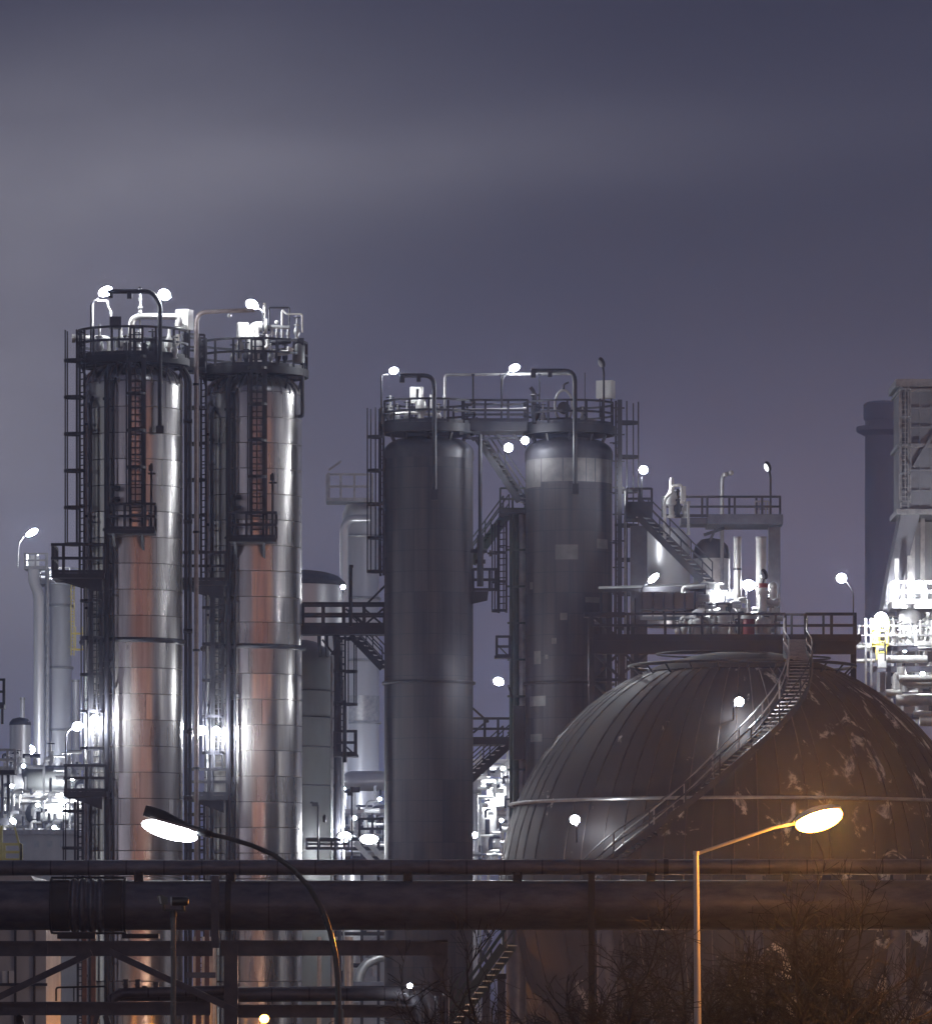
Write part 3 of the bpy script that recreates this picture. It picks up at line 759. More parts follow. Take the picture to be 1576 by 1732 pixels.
MB().tube(arc_pts((0, 0), .4, 0, 2 * PI, 0, 20)[:1] * 0 + [W(953, 686, 284) + Vector((.42 * math.cos(a), 0, .75 * math.sin(a))) for a in [2 * PI * i / 24 for i in range(24)]], .06, 8, closed=True).build('hoop', 'galv', tw)
MB().lathe([(0, -.15), (.3, -.15), (.3, .15), (0, .15)], W(953, 690, 284), 16, axis='y').build('drum', 'black', tw)
MB().tube([W(953, 660, 284), W(953, 650, 284), W(962, 646, 284)], .05, 8, bend=.1).box(W(953, 712, 284), (.7, .5, .3)).build('stand', 'iron', tw)
g = 'small pipe valves on the grey tower tops'
for px, s in ((660, 1.1), (672, .8), (688, .9), (742, .8), (905, 1.2), (918, .8), (985, .7)):
    valve(W(px, 717, 284 + R_.uniform(-.3, .8)), s, 'small dark hand wheel valve on a grey tower top platform', g, R_.choice(['galv', 'iron']))
pipe([W(900, 700, 284.4), W(903, 662, 284.4), W(897, 655, 284.4)], .09, 'short leaning dark pipe stub at the left rim of right grey tower', 'iron', 'vent_pipe', .15, 8, False)
pipe([W(660, 700, 284), W(700, 698, 284), W(742, 702, 284)], .08, 'thin pale pipe lying across left grey tower top', 'lag', 'process_pipe', .2)
pipe([W(890, 692, 284), W(768, 694, 284)], .07, 'thin bright pipe lying along the grey tower bridge', 'lag', 'process_pipe', .1, 8)
tag(MB().tube([W(989, 716, 285.8), W(989, 630, 285.8)], .02, 6).tube([W(989, 716, 285.8), W(989, 690, 285.8)], .045, 6).build('whip_aerial', 'iron'), 'thin whip aerial on right grey tower top', 'aerial')

# stairs between the grey towers
t = thing('stair_flight', 'steep dark stair descending right between the grey towers under their bridge', 'stairs', W(890, 862, 285))
stair(t, W(884, 850, 286), W(812, 742, 286), 1.0, wd=(.35, .94, 0), rails=(-1, 1))
t = thing('stair_flight', 'short green stair descending left below the upper stair of the grey towers', 'stairs', W(800, 950, 287.4))
stair(t, W(795, 955, 287.6), W(856, 872, 287.6), .9, wd=(-.3, .94, 0), mat='green')
t = thing('stair_landing', 'small dark landing with green rails between the two grey tower stairs', 'platform', W(872, 862, 286.5))
MB().box(W(868, 868, 286.6), (1.4, 2.6, .2)).build('deck', 'deck', t, smooth=False)
rail_mb([W(846, 864, 287.8), W(892, 864, 287.8)], 1.1, .035, .6).build('railing', 'green', t)
t = thing('stair_tower_frame', 'tall green steel stair frame standing beside right grey tower', 'frame', W(872, 1860, 286.5))
for px, yy, r in ((864, 286, .08), (872, 286.2, .17), (884, 286.2, .2)):
    MB().tube([W(px, 1860, yy), W(px, 868, yy)], r, 8).build('post', 'green' if px != 884 else 'galv', t)
mb = MB()
for py in range(930, 1660, 62): mb.bar(W(858, py, 286), W(888, py, 286), .1)
mb.build('cross_tie', 'green', t)
MB().box(W(878, 1240, 285.6), (.55, .4, 2.6)).build('cable_box', 'iron', t, smooth=False)
t = thing('caged_ladder', 'slim caged ladder hanging left of the green stair frame', 'ladder', W(848, 1035, 285.4))
ladder(t, (X(850, 285.4), 285.8), (-.6, -.8), zC(1035), zC(880), .45, (zC(1032), zC(885)), cr=.36, hoop=1.4)
t = thing('bracket_platform', 'small bracket platform left of the green frame above the bright lamp', 'platform', W(848, 1115, 285.5))
MB().box(W(850, 1112, 285.6), (.8, 1.0, .12)).build('deck', 'deck', t, smooth=False)
rail_mb([W(862, 1112, 285.2), W(840, 1112, 285.2), W(840, 1112, 286)], 1.0, .045, .7).bar(W(840, 1090, 285.2), W(860, 1110, 285.2), .06).build('railing', 'iron', t)
t = thing('stair_flight', 'lower stair rising right from behind left grey tower to a railed landing', 'stairs', W(800, 1318, 287))
stair(t, W(790, 1322, 287.5), W(856, 1262, 287.5), 1.0, wd=(-.3, .94, 0))
t = thing('stair_landing', 'dark railed landing at the head of the lower stair between grey towers', 'platform', W(830, 1258, 288))
MB().box(W(832, 1256, 288.4), (74 * KC, 2.0, .3)).build('deck', 'deck', t, smooth=False)
rail_mb([W(797, 1252, 287.6), W(866, 1252, 287.6)], 1.05, .045, .65).build('railing', 'iron', t)
MB().bar(W(797, 1196, 288), W(826, 1222, 288), .1).bar(W(800, 1240, 288), (W(826, 1218, 288)), .1).build('bracing', 'iron', t)

# ------------------------------------------------------------------ dark vessel, bridge and its ladders
D = 293
t = thing('dark_vessel', 'dark weathered upright vessel lit white low down, right of the polished towers', 'vessel', W(503, 1860, D))
k = D / F; Rv = 60 * k
MB().lathe([(Rv, 0), (Rv, Z(1130, D))] + [(Rv * math.cos(a) ** .7, Z(1130, D) + 1.4 * math.sin(a)) for a in [PI / 2 * i / 8 for i in range(1, 8)]] + [(.001, Z(1130, D) + 1.4)], (X(503, D), D, 0), 56).build('shell', 'vessel', t)
for py in (1170, 1215, 1265, 1330): MB().ring((X(503, D), D, Z(py, D)), Rv + .01, .04, 56, 6).build('hoop_band', 'iron', t)
for i, px in enumerate((540, 552)):
    MB().tube([W(px, 1062, D - 1.9), W(px, 1090, D - 1.9), W(px + 2, 1110, D - 1.3)], .1, 8, bend=.3).build('nozzle', 'iron', t)
DB = 289
t = thing('walkway_bridge', 'dark cross braced footbridge running from right polished tower to left grey tower', 'walkway', W(582, 1075, DB))
MB().box(W(582, 1067, DB), (142 * DB / F, 1.5, .42)).build('deck', 'deck', t, smooth=False)
for yy in (-.72, .72):
    rail_mb([W(512, 1060, DB) + Vector((0, yy, 0)), W(652, 1060, DB) + Vector((0, yy, 0))], 1.08, .055, 1.0).build('railing', 'iron', t)
mb = MB()
for a, b in (((585, 1030), (616, 1058)), ((616, 1030), (648, 1058)), ((616, 1058), (648, 1030)), ((616, 1026), (652, 990)), ((545, 1082), (565, 1108)), ((580, 1080), (560, 1108))):
    mb.bar(W(*a, DB - .7), W(*b, DB - .7), .1)
mb.build('bracing', 'iron', t)
t = thing('stair_flight', 'dark stair descending right under the footbridge behind left grey tower', 'stairs', W(650, 1132, DB))
stair(t, W(652, 1132, DB + .6), W(598, 1076, DB + .6), 1.0, wd=(.3, .94, 0))
tag(MB().tube([W(593, 1060, DB - .8), W(593, 960, DB - .8)], .09, 8).box(W(594, 958, DB - .8), (.2, .2, .14)).build('lamp_post', 'iron'), 'plain dark post with a small cap standing on the footbridge', 'post')
t = thing('caged_ladder', 'caged ladder under the footbridge beside a fat dark standpipe', 'ladder', W(586, 1280, DB))
ladder(t, (X(578, DB), DB), (.7, -.7), Z(1235, DB), Z(1075, DB), .45, (Z(1192, DB), Z(1080, DB)), cr=.5, hoop=1.6)
t = thing('standpipe', 'fat dark standpipe with clamps below the footbridge', 'pipe', W(571, 1860, DB))
MB().tube([W(571, 1860, DB), W(571, 1100, DB), W(568, 1065, DB)], .19, 12, bend=.4).build('pipe_run', 'iron', t)
mb = MB()
for py in (1105, 1135, 1190, 1255, 1330, 1410): mb.tube([W(564, py, DB), W(578, py, DB)], .12, 8)
mb.build('pipe_clamp', 'iron', t)
tag(MB().tube([W(581, 1860, DB), W(581, 1150, DB)], .05, 8).tube([W(561, 1860, DB), W(561, 1110, DB)], .06, 8).bar(W(561, 1300, DB), W(581, 1300, DB), .06).build('conduit_pair', 'galv'), 'pair of slim conduits flanking the fat standpipe', 'conduit')
t = thing('bracket_platform', 'small braced bracket platform on the standpipe beside the pale far column', 'platform', W(585, 1278, DB))
MB().box(W(585, 1279, DB), (42 * DB / F, 1.1, .12)).build('deck', 'deck', t, smooth=False)
rail_mb([W(566, 1277, DB - .5), W(602, 1277, DB - .5), W(602, 1277, DB + .5)], 1.15, .05, 1.0).bar(W(580, 1258, DB - .5), W(600, 1277, DB - .5), .08).build('railing', 'iron', t)
MB().tube([W(583, 1290, DB - .6), W(583, 1185, DB - .6)], .1, 8).build('davit_post', 'iron', t)

# big domed tank behind
D = 360
t = thing('domed_tank', 'pale tank with a black shallow dome behind the footbridge', 'tank', W(505, 1860, D)); k = D / F; Rt = 76 * k
MB().lathe([(Rt, 0), (Rt, Z(988, D))], (X(505, D), D, 0), 64).build('wall', 'farsteel', t)
MB().lathe([(Rt + .1, Z(992, D)), (Rt + .1, Z(985, D))] + [(Rt * math.cos(a), Z(985, D) + .75 * math.sin(a)) for a in [PI / 2 * i / 10 for i in range(1, 10)]] + [(.001, Z(985, D) + .75)], (X(505, D), D, 0), 64).build('dome', 'dome', t)

# ------------------------------------------------------------------ the sphere
DS = 262; KS = DS / F; SC = W(1255, 1515, DS); RS = 412 * KS
t = thing('gas_sphere', 'huge dark clad storage sphere with a curving stair', 'storage sphere', (SC.x, SC.y, 0))
mb = MB(); n = 40
mb.lathe([(RS * math.sin(PI * i / n) if 0 < i < n else .001, -RS * math.cos(PI * i / n)) for i in range(n + 1)], SC, 144); mb.build('shell', 'sphere', t)
mb = MB()
for i in range(64):
    if i % 7 == 3 and R_.random() < .6: continue
    a = 2 * PI * i / 64 + .03 + R_.uniform(-.014, .014)
    mb.tube([SC + Vector((math.cos(a) * math.sin(th), math.sin(a) * math.sin(th), math.cos(th))) * (RS + .004) for th in [.2 + (2.4 - .2) * j / 22 for j in range(23)]], .028, 5)
mb.build('seam_rib', 'ribm', t)
def on_sphere(px, py, off):           # point on the sphere's near face under a photograph pixel
    a, b = (px - 1255) * KS, (1515 - py) * KS; r = RS + off
    d = math.sqrt(max(.01, r * r - a * a - b * b)); return SC + Vector((a, -d, b))
zr = (1515 - 1362) * KS; rr = math.sqrt(RS ** 2 - zr ** 2) + .28
MB().ring((SC.x, SC.y, SC.z + zr), rr, .075, 120, 8).build('ring_pipe', 'galv', t)
mb = MB()
for i in range(40):
    a = 2 * PI * i / 40; e = Vector((math.cos(a), math.sin(a), 0)); mb.bar(SC + Vector((0, 0, zr)) + e * rr, SC + Vector((0, 0, zr)) + e * (rr - .4), .06)
mb.build('pipe_bracket', 'iron', t)
zr2 = (1515 - 1139) * KS; rr2 = math.sqrt(RS ** 2 - zr2 ** 2) + .5
MB().ring((SC.x, SC.y, SC.z + zr2 + .3), rr2 + .1, .07, 90, 8).build('ring_pipe', 'iron', t)
mb = MB()
for i in range(24):
    a = 2 * PI * i / 24; e = Vector((math.cos(a), math.sin(a), 0)); mb.bar(SC + Vector((0, 0, zr2 + .3)) + e * (rr2 + .1), SC + Vector((0, 0, zr2 - .2)) + e * (rr2 - .35), .06)
mb.build('pipe_bracket', 'iron', t)
# dark matt cap added to hide the crown's sheen, and raised rings
mm_ = simple('crown_glare_cap', (.01, .01, .013), (.022, .021, .024), .9); mm_.node_tree.nodes['Principled BSDF'].inputs['Specular IOR Level'].default_value = .08
MB().lathe([(max(.001, (RS + .03) * math.sin(a)), (RS + .03) * math.cos(a)) for a in [.42 * i / 10 for i in range(11)]] + [(RS * math.sin(.42), RS * math.cos(.42) - .02)], SC, 72).build('crown_glare_cap', mm_, t)
for cx in (1205, 1345):
    cpt = SC + Vector(((cx - 1255) * KS, -.6, RS - .15)); mb = MB()
    cpt.z = SC.z + math.sqrt(RS ** 2 - (cpt.x - SC.x) ** 2) - .05
    mb.ring(cpt, 2.5 if cx < 1250 else 1.5, .04, 48, 8); mb.build('crown_ring', 'iron', t)
mb = MB()
for i in range(10):
    a = 2 * PI * (i + .5) / 10; e = Vector((math.cos(a), math.sin(a), 0)) * (RS - .25)
    mb.tube([Vector((SC.x, SC.y, 0)) + e, Vector((SC.x, SC.y, SC.z + .8)) + e], .42, 12)
mb.build('support_leg', 'beam', t)
# curving stair: follows the near face from low left to the crown
path = [(990, 1500), (1030, 1462), (1075, 1429), (1120, 1395), (1160, 1362), (1200, 1326), (1235, 1293), (1268, 1262), (1296, 1232), (1318, 1204), (1332, 1178), (1340, 1152), (1343, 1130)]
pts = [on_sphere(a, b, .62) for a, b in path]
pts.append(W(1345, 1104, 259.5)); pts.append(W(1346, 1082, 266.5))
def resample(ps, step):
    out = [ps[0]]; acc = 0
    for a, b in zip(ps, ps[1:]):
        L = (b - a).length; d = step - acc
        while d <= L: out.append(a + (b - a) * (d / L)); d += step
        acc = L - (d - step)
    return out
# smooth the path
fine = []
for i in range(len(pts) - 1):
    p0, p1, p2, p3 = pts[max(i - 1, 0)], pts[i], pts[i + 1], pts[min(i + 2, len(pts) - 1)]
    for j in range(10):
        u = j / 10; fine.append(.5 * ((2 * p1) + (p2 - p0) * u + (2 * p0 - 5 * p1 + 4 * p2 - p3) * u * u + (3 * p1 - p0 - 3 * p2 + p3) * u ** 3))
fine.append(pts[-1])
sp_ = resample(fine, .3)
def side(i, ps):
    d = ps[min(i + 2, len(ps) - 1)] - ps[max(i - 2, 0)]; h = Vector((d.x, d.y, 0))
    if h.length < 1e-6: h = Vector((1, 0, 0))
    h.normalize(); return h, Vector((h.y, -h.x, 0))
stc = MB(); lft = []; rgt = []
for i, p in enumerate(sp_):
    h, s_ = side(i, sp_); lft.append(p - s_ * .5); rgt.append(p + s_ * .5)
for i, p in enumerate(sp_):
    h, s_ = side(i, sp_)
    stc.add([p + h * a * .13 + s_ * b * .46 + Vector((0, 0, c)) for c in (-.02, .02) for a, b in ((-1, -1), (1, -1), (1, 1), (-1, 1))], [(3, 2, 1, 0), (4, 5, 6, 7), (0, 1, 5, 4), (1, 2, 6, 5), (2, 3, 7, 6), (3, 0, 4, 7)])
so_ = stc.build('stair', 'galv', t)
for q in (lft, rgt):
    mb = MB()
    for a, b in zip(q, q[1:]): mb.bar(a, b, .07, .26)
    mb.build('stringer', 'iron', so_)
    mb = MB()
    for hh in (1.0, .52):
        mb.tube([a + Vector((0, 0, hh)) for a in q[::2]], .034, 6)
    for a in q[::6]: mb.bar(a, a + Vector((0, 0, 1.0)), .07)
    mb.build('handrail', 'galv' if q is lft else 'iron', so_)
mb = MB()
for i in range(3, len(sp_) - 14, 9):
    p = sp_[i]; d = (SC - p).normalized(); mb.bar(p, p + d * .8, .08)
mb.build('stair_bracket', 'iron', so_)

# ------------------------------------------------------------------ platform behind the sphere crown
DH = 276; KH = DH / F
t = thing('process_deck', 'long dark railed deck on legs standing just behind the sphere crown', 'platform', W(1222, 1860, DH))
MB().box(W(1224, 1086, DH), (448 * KH, 7.0, .3)).box(W(1224, 1095, DH - 3.3), (440 * KH, .25, .62)).box(W(1224, 1096, DH + 3.3), (440 * KH, .25, .6)).build('deck', 'deck', t, smooth=False)
rail_mb([W(1000, 1079, DH - 3.45), W(1328, 1079, DH - 3.45)], 1.1, .045, 1.7).build('railing', 'iron', t)
rail_mb([W(1362, 1079, DH - 3.45), W(1446, 1079, DH - 3.45), W(1446, 1079, DH + 3.4)], 1.1, .05, 1.2).build('railing', 'iron', t)
rail_mb([W(1446, 1079, DH + 3.4), W(1180, 1079, DH + 3.4)], 1.1, .04, 1.5).build('railing', 'iron', t)
for px, yy in ((1443, DH + 2.8), (1443, DH - 2.4), (1000, DH - 3.2), (1030, DH + 2.6), (1052, DH - 3.1), (1250, DH + 3), (1076, DH + 3)):
    MB().bar(W(px, 1084, yy), Vector((X(px, yy), yy, 0)), .26).build('leg', 'iron', t)
mb = MB()
for (a, b) in (((1000, 1100), (1052, 1150)), ((1052, 1100), (1000, 1150)), ((1000, 1150), (1052, 1205)), ((1052, 1160), (1000, 1205)), ((1000, 1150), (1060, 1150)), ((1000, 1205), (1040, 1205)), ((1000, 1040), (1052, 1085)), ((1052, 1100), (1095, 1150)), ((1095, 1105), (1052, 1140)), ((1060, 1125), (1150, 1120))):
    mb.bar(W(*a, DH - 3.1), W(*b, DH - 3.1), .13)
mb.build('bracing', 'iron', t)
MB().box(W(1022, 1040, DH - 3.2), (68 * KH, .5, .22)).bar(W(1000, 1040, DH - 3.2), W(1000, 1084, DH - 3.2), .26).bar(W(1030, 1040, DH - 3), W(1030, 1084, DH - 3), .3).build('portal_frame', 'iron', t, smooth=False)
# shed / canopy on that deck
t = thing('compressor_shed', 'low panelled shed with a flat canopy on the deck behind the sphere', 'shed', W(1120, 1079, DH))
MB().add([W(1085, 1045, DH - 1.5), W(1192, 1045, DH - 1.5), W(1192, 1002, DH - 1.5), W(1085, 1002, DH - 1.5)] + [W(1085, 1045, DH + 2), W(1192, 1045, DH + 2), W(1192, 1002, DH + 2), W(1085, 1002, DH + 2)],
         [(0, 1, 2, 3), (7, 6, 5, 4), (0, 4, 5, 1), (1, 5, 6, 2), (2, 6, 7, 3), (3, 7, 4, 0)]).build('wall', 'wallp', t, smooth=False)
mb = MB()
for px in (1085, 1104, 1122, 1139, 1158, 1175, 1192): mb.box(W(px, 1024, DH - 1.56), (.08, .1, 46 * KH))
mb.box(W(1139, 1032, DH - 1.6), (108 * KH, .12, .12)); mb.box(W(1139, 1046, DH - 1.55), (112 * KH, .3, .18)); mb.build('frame', 'iron', t, smooth=False)
MB().add([W(1012, 996, DH - 2.6), W(1194, 990, DH - 2.6), W(1194, 1001, DH - 2.6), W(1012, 1001, DH - 2.6)] + [W(1012, 992, DH + 2.4), W(1194, 986, DH + 2.4), W(1194, 997, DH + 2.4), W(1012, 999, DH + 2.4)],
         [(0, 1, 2, 3), (7, 6, 5, 4), (0, 4, 5, 1), (1, 5, 6, 2), (2, 6, 7, 3), (3, 7, 4, 0)]).build('roof', 'deck', t, smooth=False)
MB().bar(W(1016, 1000, DH - 2.3), W(1016, 1079, DH - 2.3), .12).bar(W(1040, 1000, DH - 2.3), W(1040, 1079, DH - 2.3), .12).bar(W(1070, 1000, DH - 2.3), W(1070, 1079, DH - 2.3), .16).bar(W(1072, 1010, DH - 2.3), W(1072, 1060, DH), .12).build('post', 'iron', t)
pipe([W(1155, 1003, DH - 2.8), W(1155, 994, DH - 2.8), W(1192, 992, DH - 2.8)], .09, 'bright pipe elbow along the canopy edge of the shed', 'lag', 'process_pipe', .15, 8, False)

# bright process gear on the deck
g = 'white lagged vent stacks on the deck behind the sphere'
for px, p0, p1, r, lab in ((1247, 1075, 908, .18, 'tall white vent stack with a dark band, left of the bright lamp'), (1287, 1075, 908, .24, 'tall broad white vent stack right of the bright lamp'), (1307, 1042, 992, .2, 'short white vent stack with a rounded pinkish tip beside the big post')):
    tv = thing('vent_stack', lab, 'vent', W(px, p0, DH + 1))
    MB().tube([W(px, p0, DH + 1), W(px, p1, DH + 1)], r, 14).build('stack_pipe', 'lag', tv)
    MB().tube([W(px, p1 + 3, DH + 1), W(px, p1, DH + 1)], r * 1.08, 14).build('rim', 'galv', tv)
    MB().tube([W(px, (p0 + p1) / 2 - 30 * (r < .2), DH + 1), W(px, (p0 + p1) / 2 - 30 * (r < .2) + 3, DH + 1)], r * 1.1, 14).build('band', 'iron', tv)
    if p1 > 950: MB().ellipsoid(W(px, p1, DH + 1), (r, r, r * 1.3), (0, 0, 1), 12, 8).build('tip_cap', 'lag', tv)
def drum(px, py, D, r, h, label, mat='lag', horiz=False):
    c = W(px, py, D); t = thing('process_drum', label, 'vessel', c)
    pr = [(.001, 0), (r * .6, .04 * h), (r * .92, .12 * h), (r, .2 * h), (r, .8 * h), (r * .92, .88 * h), (r * .6, .96 * h), (.001, h)]
    if horiz:
        MB().lathe([(a, b - h / 2) for a, b in pr], c + Vector((0, 0, r + .3)), 20, axis='x').build('shell', mat, t)
        MB().box(c + Vector((-h * .28, 0, .2)), (.15, r * 1.4, .4)).box(c + Vector((h * .28, 0, .2)), (.15, r * 1.4, .4)).build('saddle', 'iron', t, smooth=False)
    else:
        MB().lathe(pr, c, 20).build('shell', mat, t)
        MB().ring(c + Vector((0, 0, h * .5)), r + .01, .03, 24, 6).build('hoop_band', 'galv', t)
        MB().tube([c + Vector((0, 0, h * .97)), c + Vector((0, 0, h + .25))], r * .3, 8).tube([c + Vector((0, 0, h + .18)), c + Vector((0, 0, h + .25))], r * .5, 10).build('nozzle', 'galv', t)
    return t
drum(1207, 1078, DH + 2.5, .95, 2.3, 'plump white drum behind the valves on the sphere deck')
drum(1236, 1078, DH + 1.8, .42, 2.0, 'slim white drum left of the banded vent stack')
drum(1176, 1078, DH - 2.4, .34, .9, 'small white pot at the left of the deck valves')
drum(1222, 1078, DH - 2.3, .42, 1.25, 'round grey topped pot near the deck railing')
drum(1258, 1078, DH - 1.0, .5, 1.1, 'squat white pot behind the red cylinder')
drum(1290, 1078, DH - 2.4, .36, .95, 'small grey capped pot right of the red cylinder')
pipe([W(1290, 1076, DH - 1.5), W(1290, 1000, DH - 1.5)], .2, 'upright white pipe with a red collar under the small dark lamp', 'lag')
tag(MB().tube([W(1290, 994, DH - 1.5), W(1290, 987, DH - 1.5)], .24, 12).build('red_collar', 'red'), 'red collar around the white pipe by the big post', 'collar')
pipe([W(1252, 1060, DH), W(1252, 1044, DH), W(1318, 1040, DH)], .2, 'fat white pipe elbow running right behind the deck rail', 'lag', bend=.5)
pipe([W(1188, 1052, DH - 2), W(1240, 1050, DH - 2), W(1240, 1076, DH - 2)], .12, 'pale bent pipe low on the crowded sphere deck', 'lag')
pipe([W(1150, 1060, DH - 2.2), W(1150, 1045, DH - 2.2), W(1200, 1045, DH - 2.2), W(1200, 1076, DH - 2.2)], .08, 'thin pale square loop among the deck valves', 'galv')
te = thing('fire_cylinder', 'red cylinder with a white dome cap at the deck rail', 'cylinder', W(1266, 1079, DH - 3))
MB().lathe([(0, 0), (.26, 0), (.27, .03), (.27, .82), (.22, .9), (0, .9)], W(1266, 1079, DH - 3), 20).build('body', 'red', te)
MB().lathe([(.38, .86), (.38, .95), (.24, 1.12), (.1, 1.18), (.1, 1.3), (0, 1.32)], W(1266, 1079, DH - 3), 20).build('cap', 'cab', te)
g = 'clustered small valves on the sphere deck'
for i in range(22):
    px = 1140 + (i % 11) * 16 + R_.uniform(-5, 5); 
    valve(W(px, 1078 - (i // 11) * 14, DH - 2.7 + (i // 11) * 1.2 + R_.uniform(-.3, .3)), R_.uniform(.55, 1.0), 'small pale valve in the bright cluster on the sphere deck', g, R_.choice(['lag', 'galv', 'lag']))

# upper platform G
DG = 282; KG = DG / F
t = thing('upper_platform', 'high railed platform on a broad steel post right of the grey towers', 'platform', W(1225, 1860, DG))
MB().box(W(1258, 883, DG), (126 * KG, 3.4, .46)).box(W(1180, 884, DG + .3), (60 * KG, 2.2, .3)).build('deck', 'beam', t, smooth=False)
rail_mb([W(1196, 875, DG - 1.6), W(1319, 875, DG - 1.6), W(1319, 875, DG + 1.6), W(1120, 875, DG + 1.6)], .98, .038, 1.3).build('railing', 'iron', t)
MB().box(((X(1309, DG)), DG, Z(890, DG) / 2), (.56, .56, Z(890, DG))).build('post', 'beam', t, smooth=False)
MB().box(((X(1080, DG)), DG, Z(890, DG) / 2), (.8, .5, Z(890, DG))).build('post', 'beam', t, smooth=False)
MB().box(W(1080, 866, DG), (44 * KG, 2.2, .8)).build('stair_head', 'deck', t, smooth=False)
rail_mb([W(1060, 862, DG - 1.1), W(1102, 862, DG - 1.1)], 1.0, .04, .6).build('railing', 'iron', t)
MB().bar(W(1210, 895, DG), W(1200, 915, DG), .12).bar(W(1225, 893, DG - 1), W(1190, 905, DG - 1), .14).build('bracing', 'iron', t)
t = thing('stair_flight', 'long dark stair descending right from the high platform to the sphere deck', 'stairs', W(1220, 985, DG - 1.4))
stair(t, W(1196, 985, DG - 1.6), W(1088, 876, DG - 1.6), 1.15, wd=(.45, .89, 0), rails=(-1, 1))
t = thing('steel_mast', 'dark square mast rising beside right grey tower past the caged ladder', 'mast', W(1048, 1860, 283))
MB().bar(W(1048, 1860, 283), W(1048, 676, 283), .22).build('post', 'iron', t)
mb = MB()
for py in range(690, 1050, 45): mb.bar(W(1036, py, 283), W(1056, py, 283), .07)
mb.build('tie_bar', 'iron', t)
MB().tube([W(1057, 1860, 283), W(1057, 830, 283)], .06, 6).build('conduit', 'galv', t)
tk = thing('domed_drum', 'soot capped upright drum behind the long stair', 'vessel', W(1200, 1079, 289))
MB().lathe([(0.9, 0), (.9, 3.4)], W(1203, 1060, 289), 28).build('shell', 'lag', tk)
MB().lathe([(.92, 3.3), (.92, 3.5), (.8, 3.95), (.5, 4.25), (.001, 4.35)], W(1203, 1060, 289), 28).build('dome', 'dome', tk)
tk = thing('process_drum', 'wide brownish drum wall behind the stair foot by right grey tower', 'vessel', W(1120, 1060, 288))
MB().lathe([(1.4, 0), (1.4, 4.2), (1.1, 4.7), (.001, 5.0)], W(1118, 1060, 288), 32).build('shell', 'farsteel', tk)
tv = thing('vent_pipe', 'tall pale vent pipe with a hooked tip above the high platform', 'vent', W(1221, 985, DG + 1))
MB().tube([W(1221, 985, DG + 1), W(1221, 803, DG + 1), W(1236, 800, DG + 1)], .09, 8, bend=.2).build('pipe_run', 'galv', tv)
MB().tube([W(1226, 806, DG + 1), W(1226, 800, DG + 1)], .12, 8).ellipsoid(W(1236, 800, DG + 1), (.13, .13, .13)).build('tip_joint', 'lag', tv)
pipe([W(1124, 912, DG - 1.9), W(1124, 845, DG - 1.9), W(1130, 838, DG - 1.9), W(1136, 834, DG - 1.9), W(1136, 822, DG - 1.9), W(1153, 820, DG - 1.9), W(1153, 850, DG - 1.9)], .07, 'thin white looped pipe above the long stair', 'lag', 'vent_pipe', .15, 8, False)
relief(W(1136, 876, DG - 1.2), 1.25, 'bright relief valve with round bonnet above the long stair', 'lag')
valve(W(1146, 876, DG - 1.3), 1.1, 'dark valve right of the bright relief valve above the stair', None, 'iron')
valve(W(1158, 876, DG - 1.0), .9, 'small pale valve on the inner end of the high platform', None, 'galv')
pipe([W(1164, 905, DG - 1.9), W(1164, 848, DG - 1.9)], .06, 'slim upright grey pipe at the inner end of the high platform', 'galv')
tb = thing('folding_gate', 'pale barred gate frame standing on the high platform near its lamp post', 'gate', W(1285, 875, DG))
mb = MB()
for px in (1277, 1283, 1289, 1295, 1300): mb.bar(W(px, 873, DG + .5), W(px, 848, DG + .5), .06)
mb.bar(W(1277, 848, DG + .5), W(1300, 848, DG + .5), .08); mb.build('bar_panel', 'galv', tb)
MB().bar(W(1277, 861, DG + .5), W(1300, 861, DG + .5), .05).build('latch_bar', 'iron', tb)

# unlit or dim lamps on posts
def dim_lamp(px, py, bx, by, D, label, lit=0.0):
    t = thing('lamp_post', label, 'lamp', W(bx, by, D))
    MB().tube([W(bx, by, D), W(bx, py + 14, D), W(px, py, D)], .05, 8, bend=.2).build('pole', 'iron', t)
    a = W(px - 4, py - 10, D); b = W(px + 3, py + 8, D)
    MB().ellipsoid((a + b) / 2, ((a - b).length / 2, .15, .15), b - a, 12, 8).build('head', 'black', t)
    MB().ellipsoid((a + b) / 2 + Vector((-.08, -.1, -.06)), ((a - b).length * .36, .1, .1), b - a, 10, 6).build('lens', emit('dim_lens', WHITE, lit) if lit else 'glassd', t)
dim_lamp(1018, 614, 1021, 716, 284, 'unlit lamp on a dark post beside the right cabinet of grey tower')
dim_lamp(1299, 790, 1303, 872, DG, 'faintly lit lamp on a post at the outer end of high platform', 3.0)
dim_lamp(1293, 972, 1290, 987, DH - 1.5, 'small dark angled lamp above the red collar')

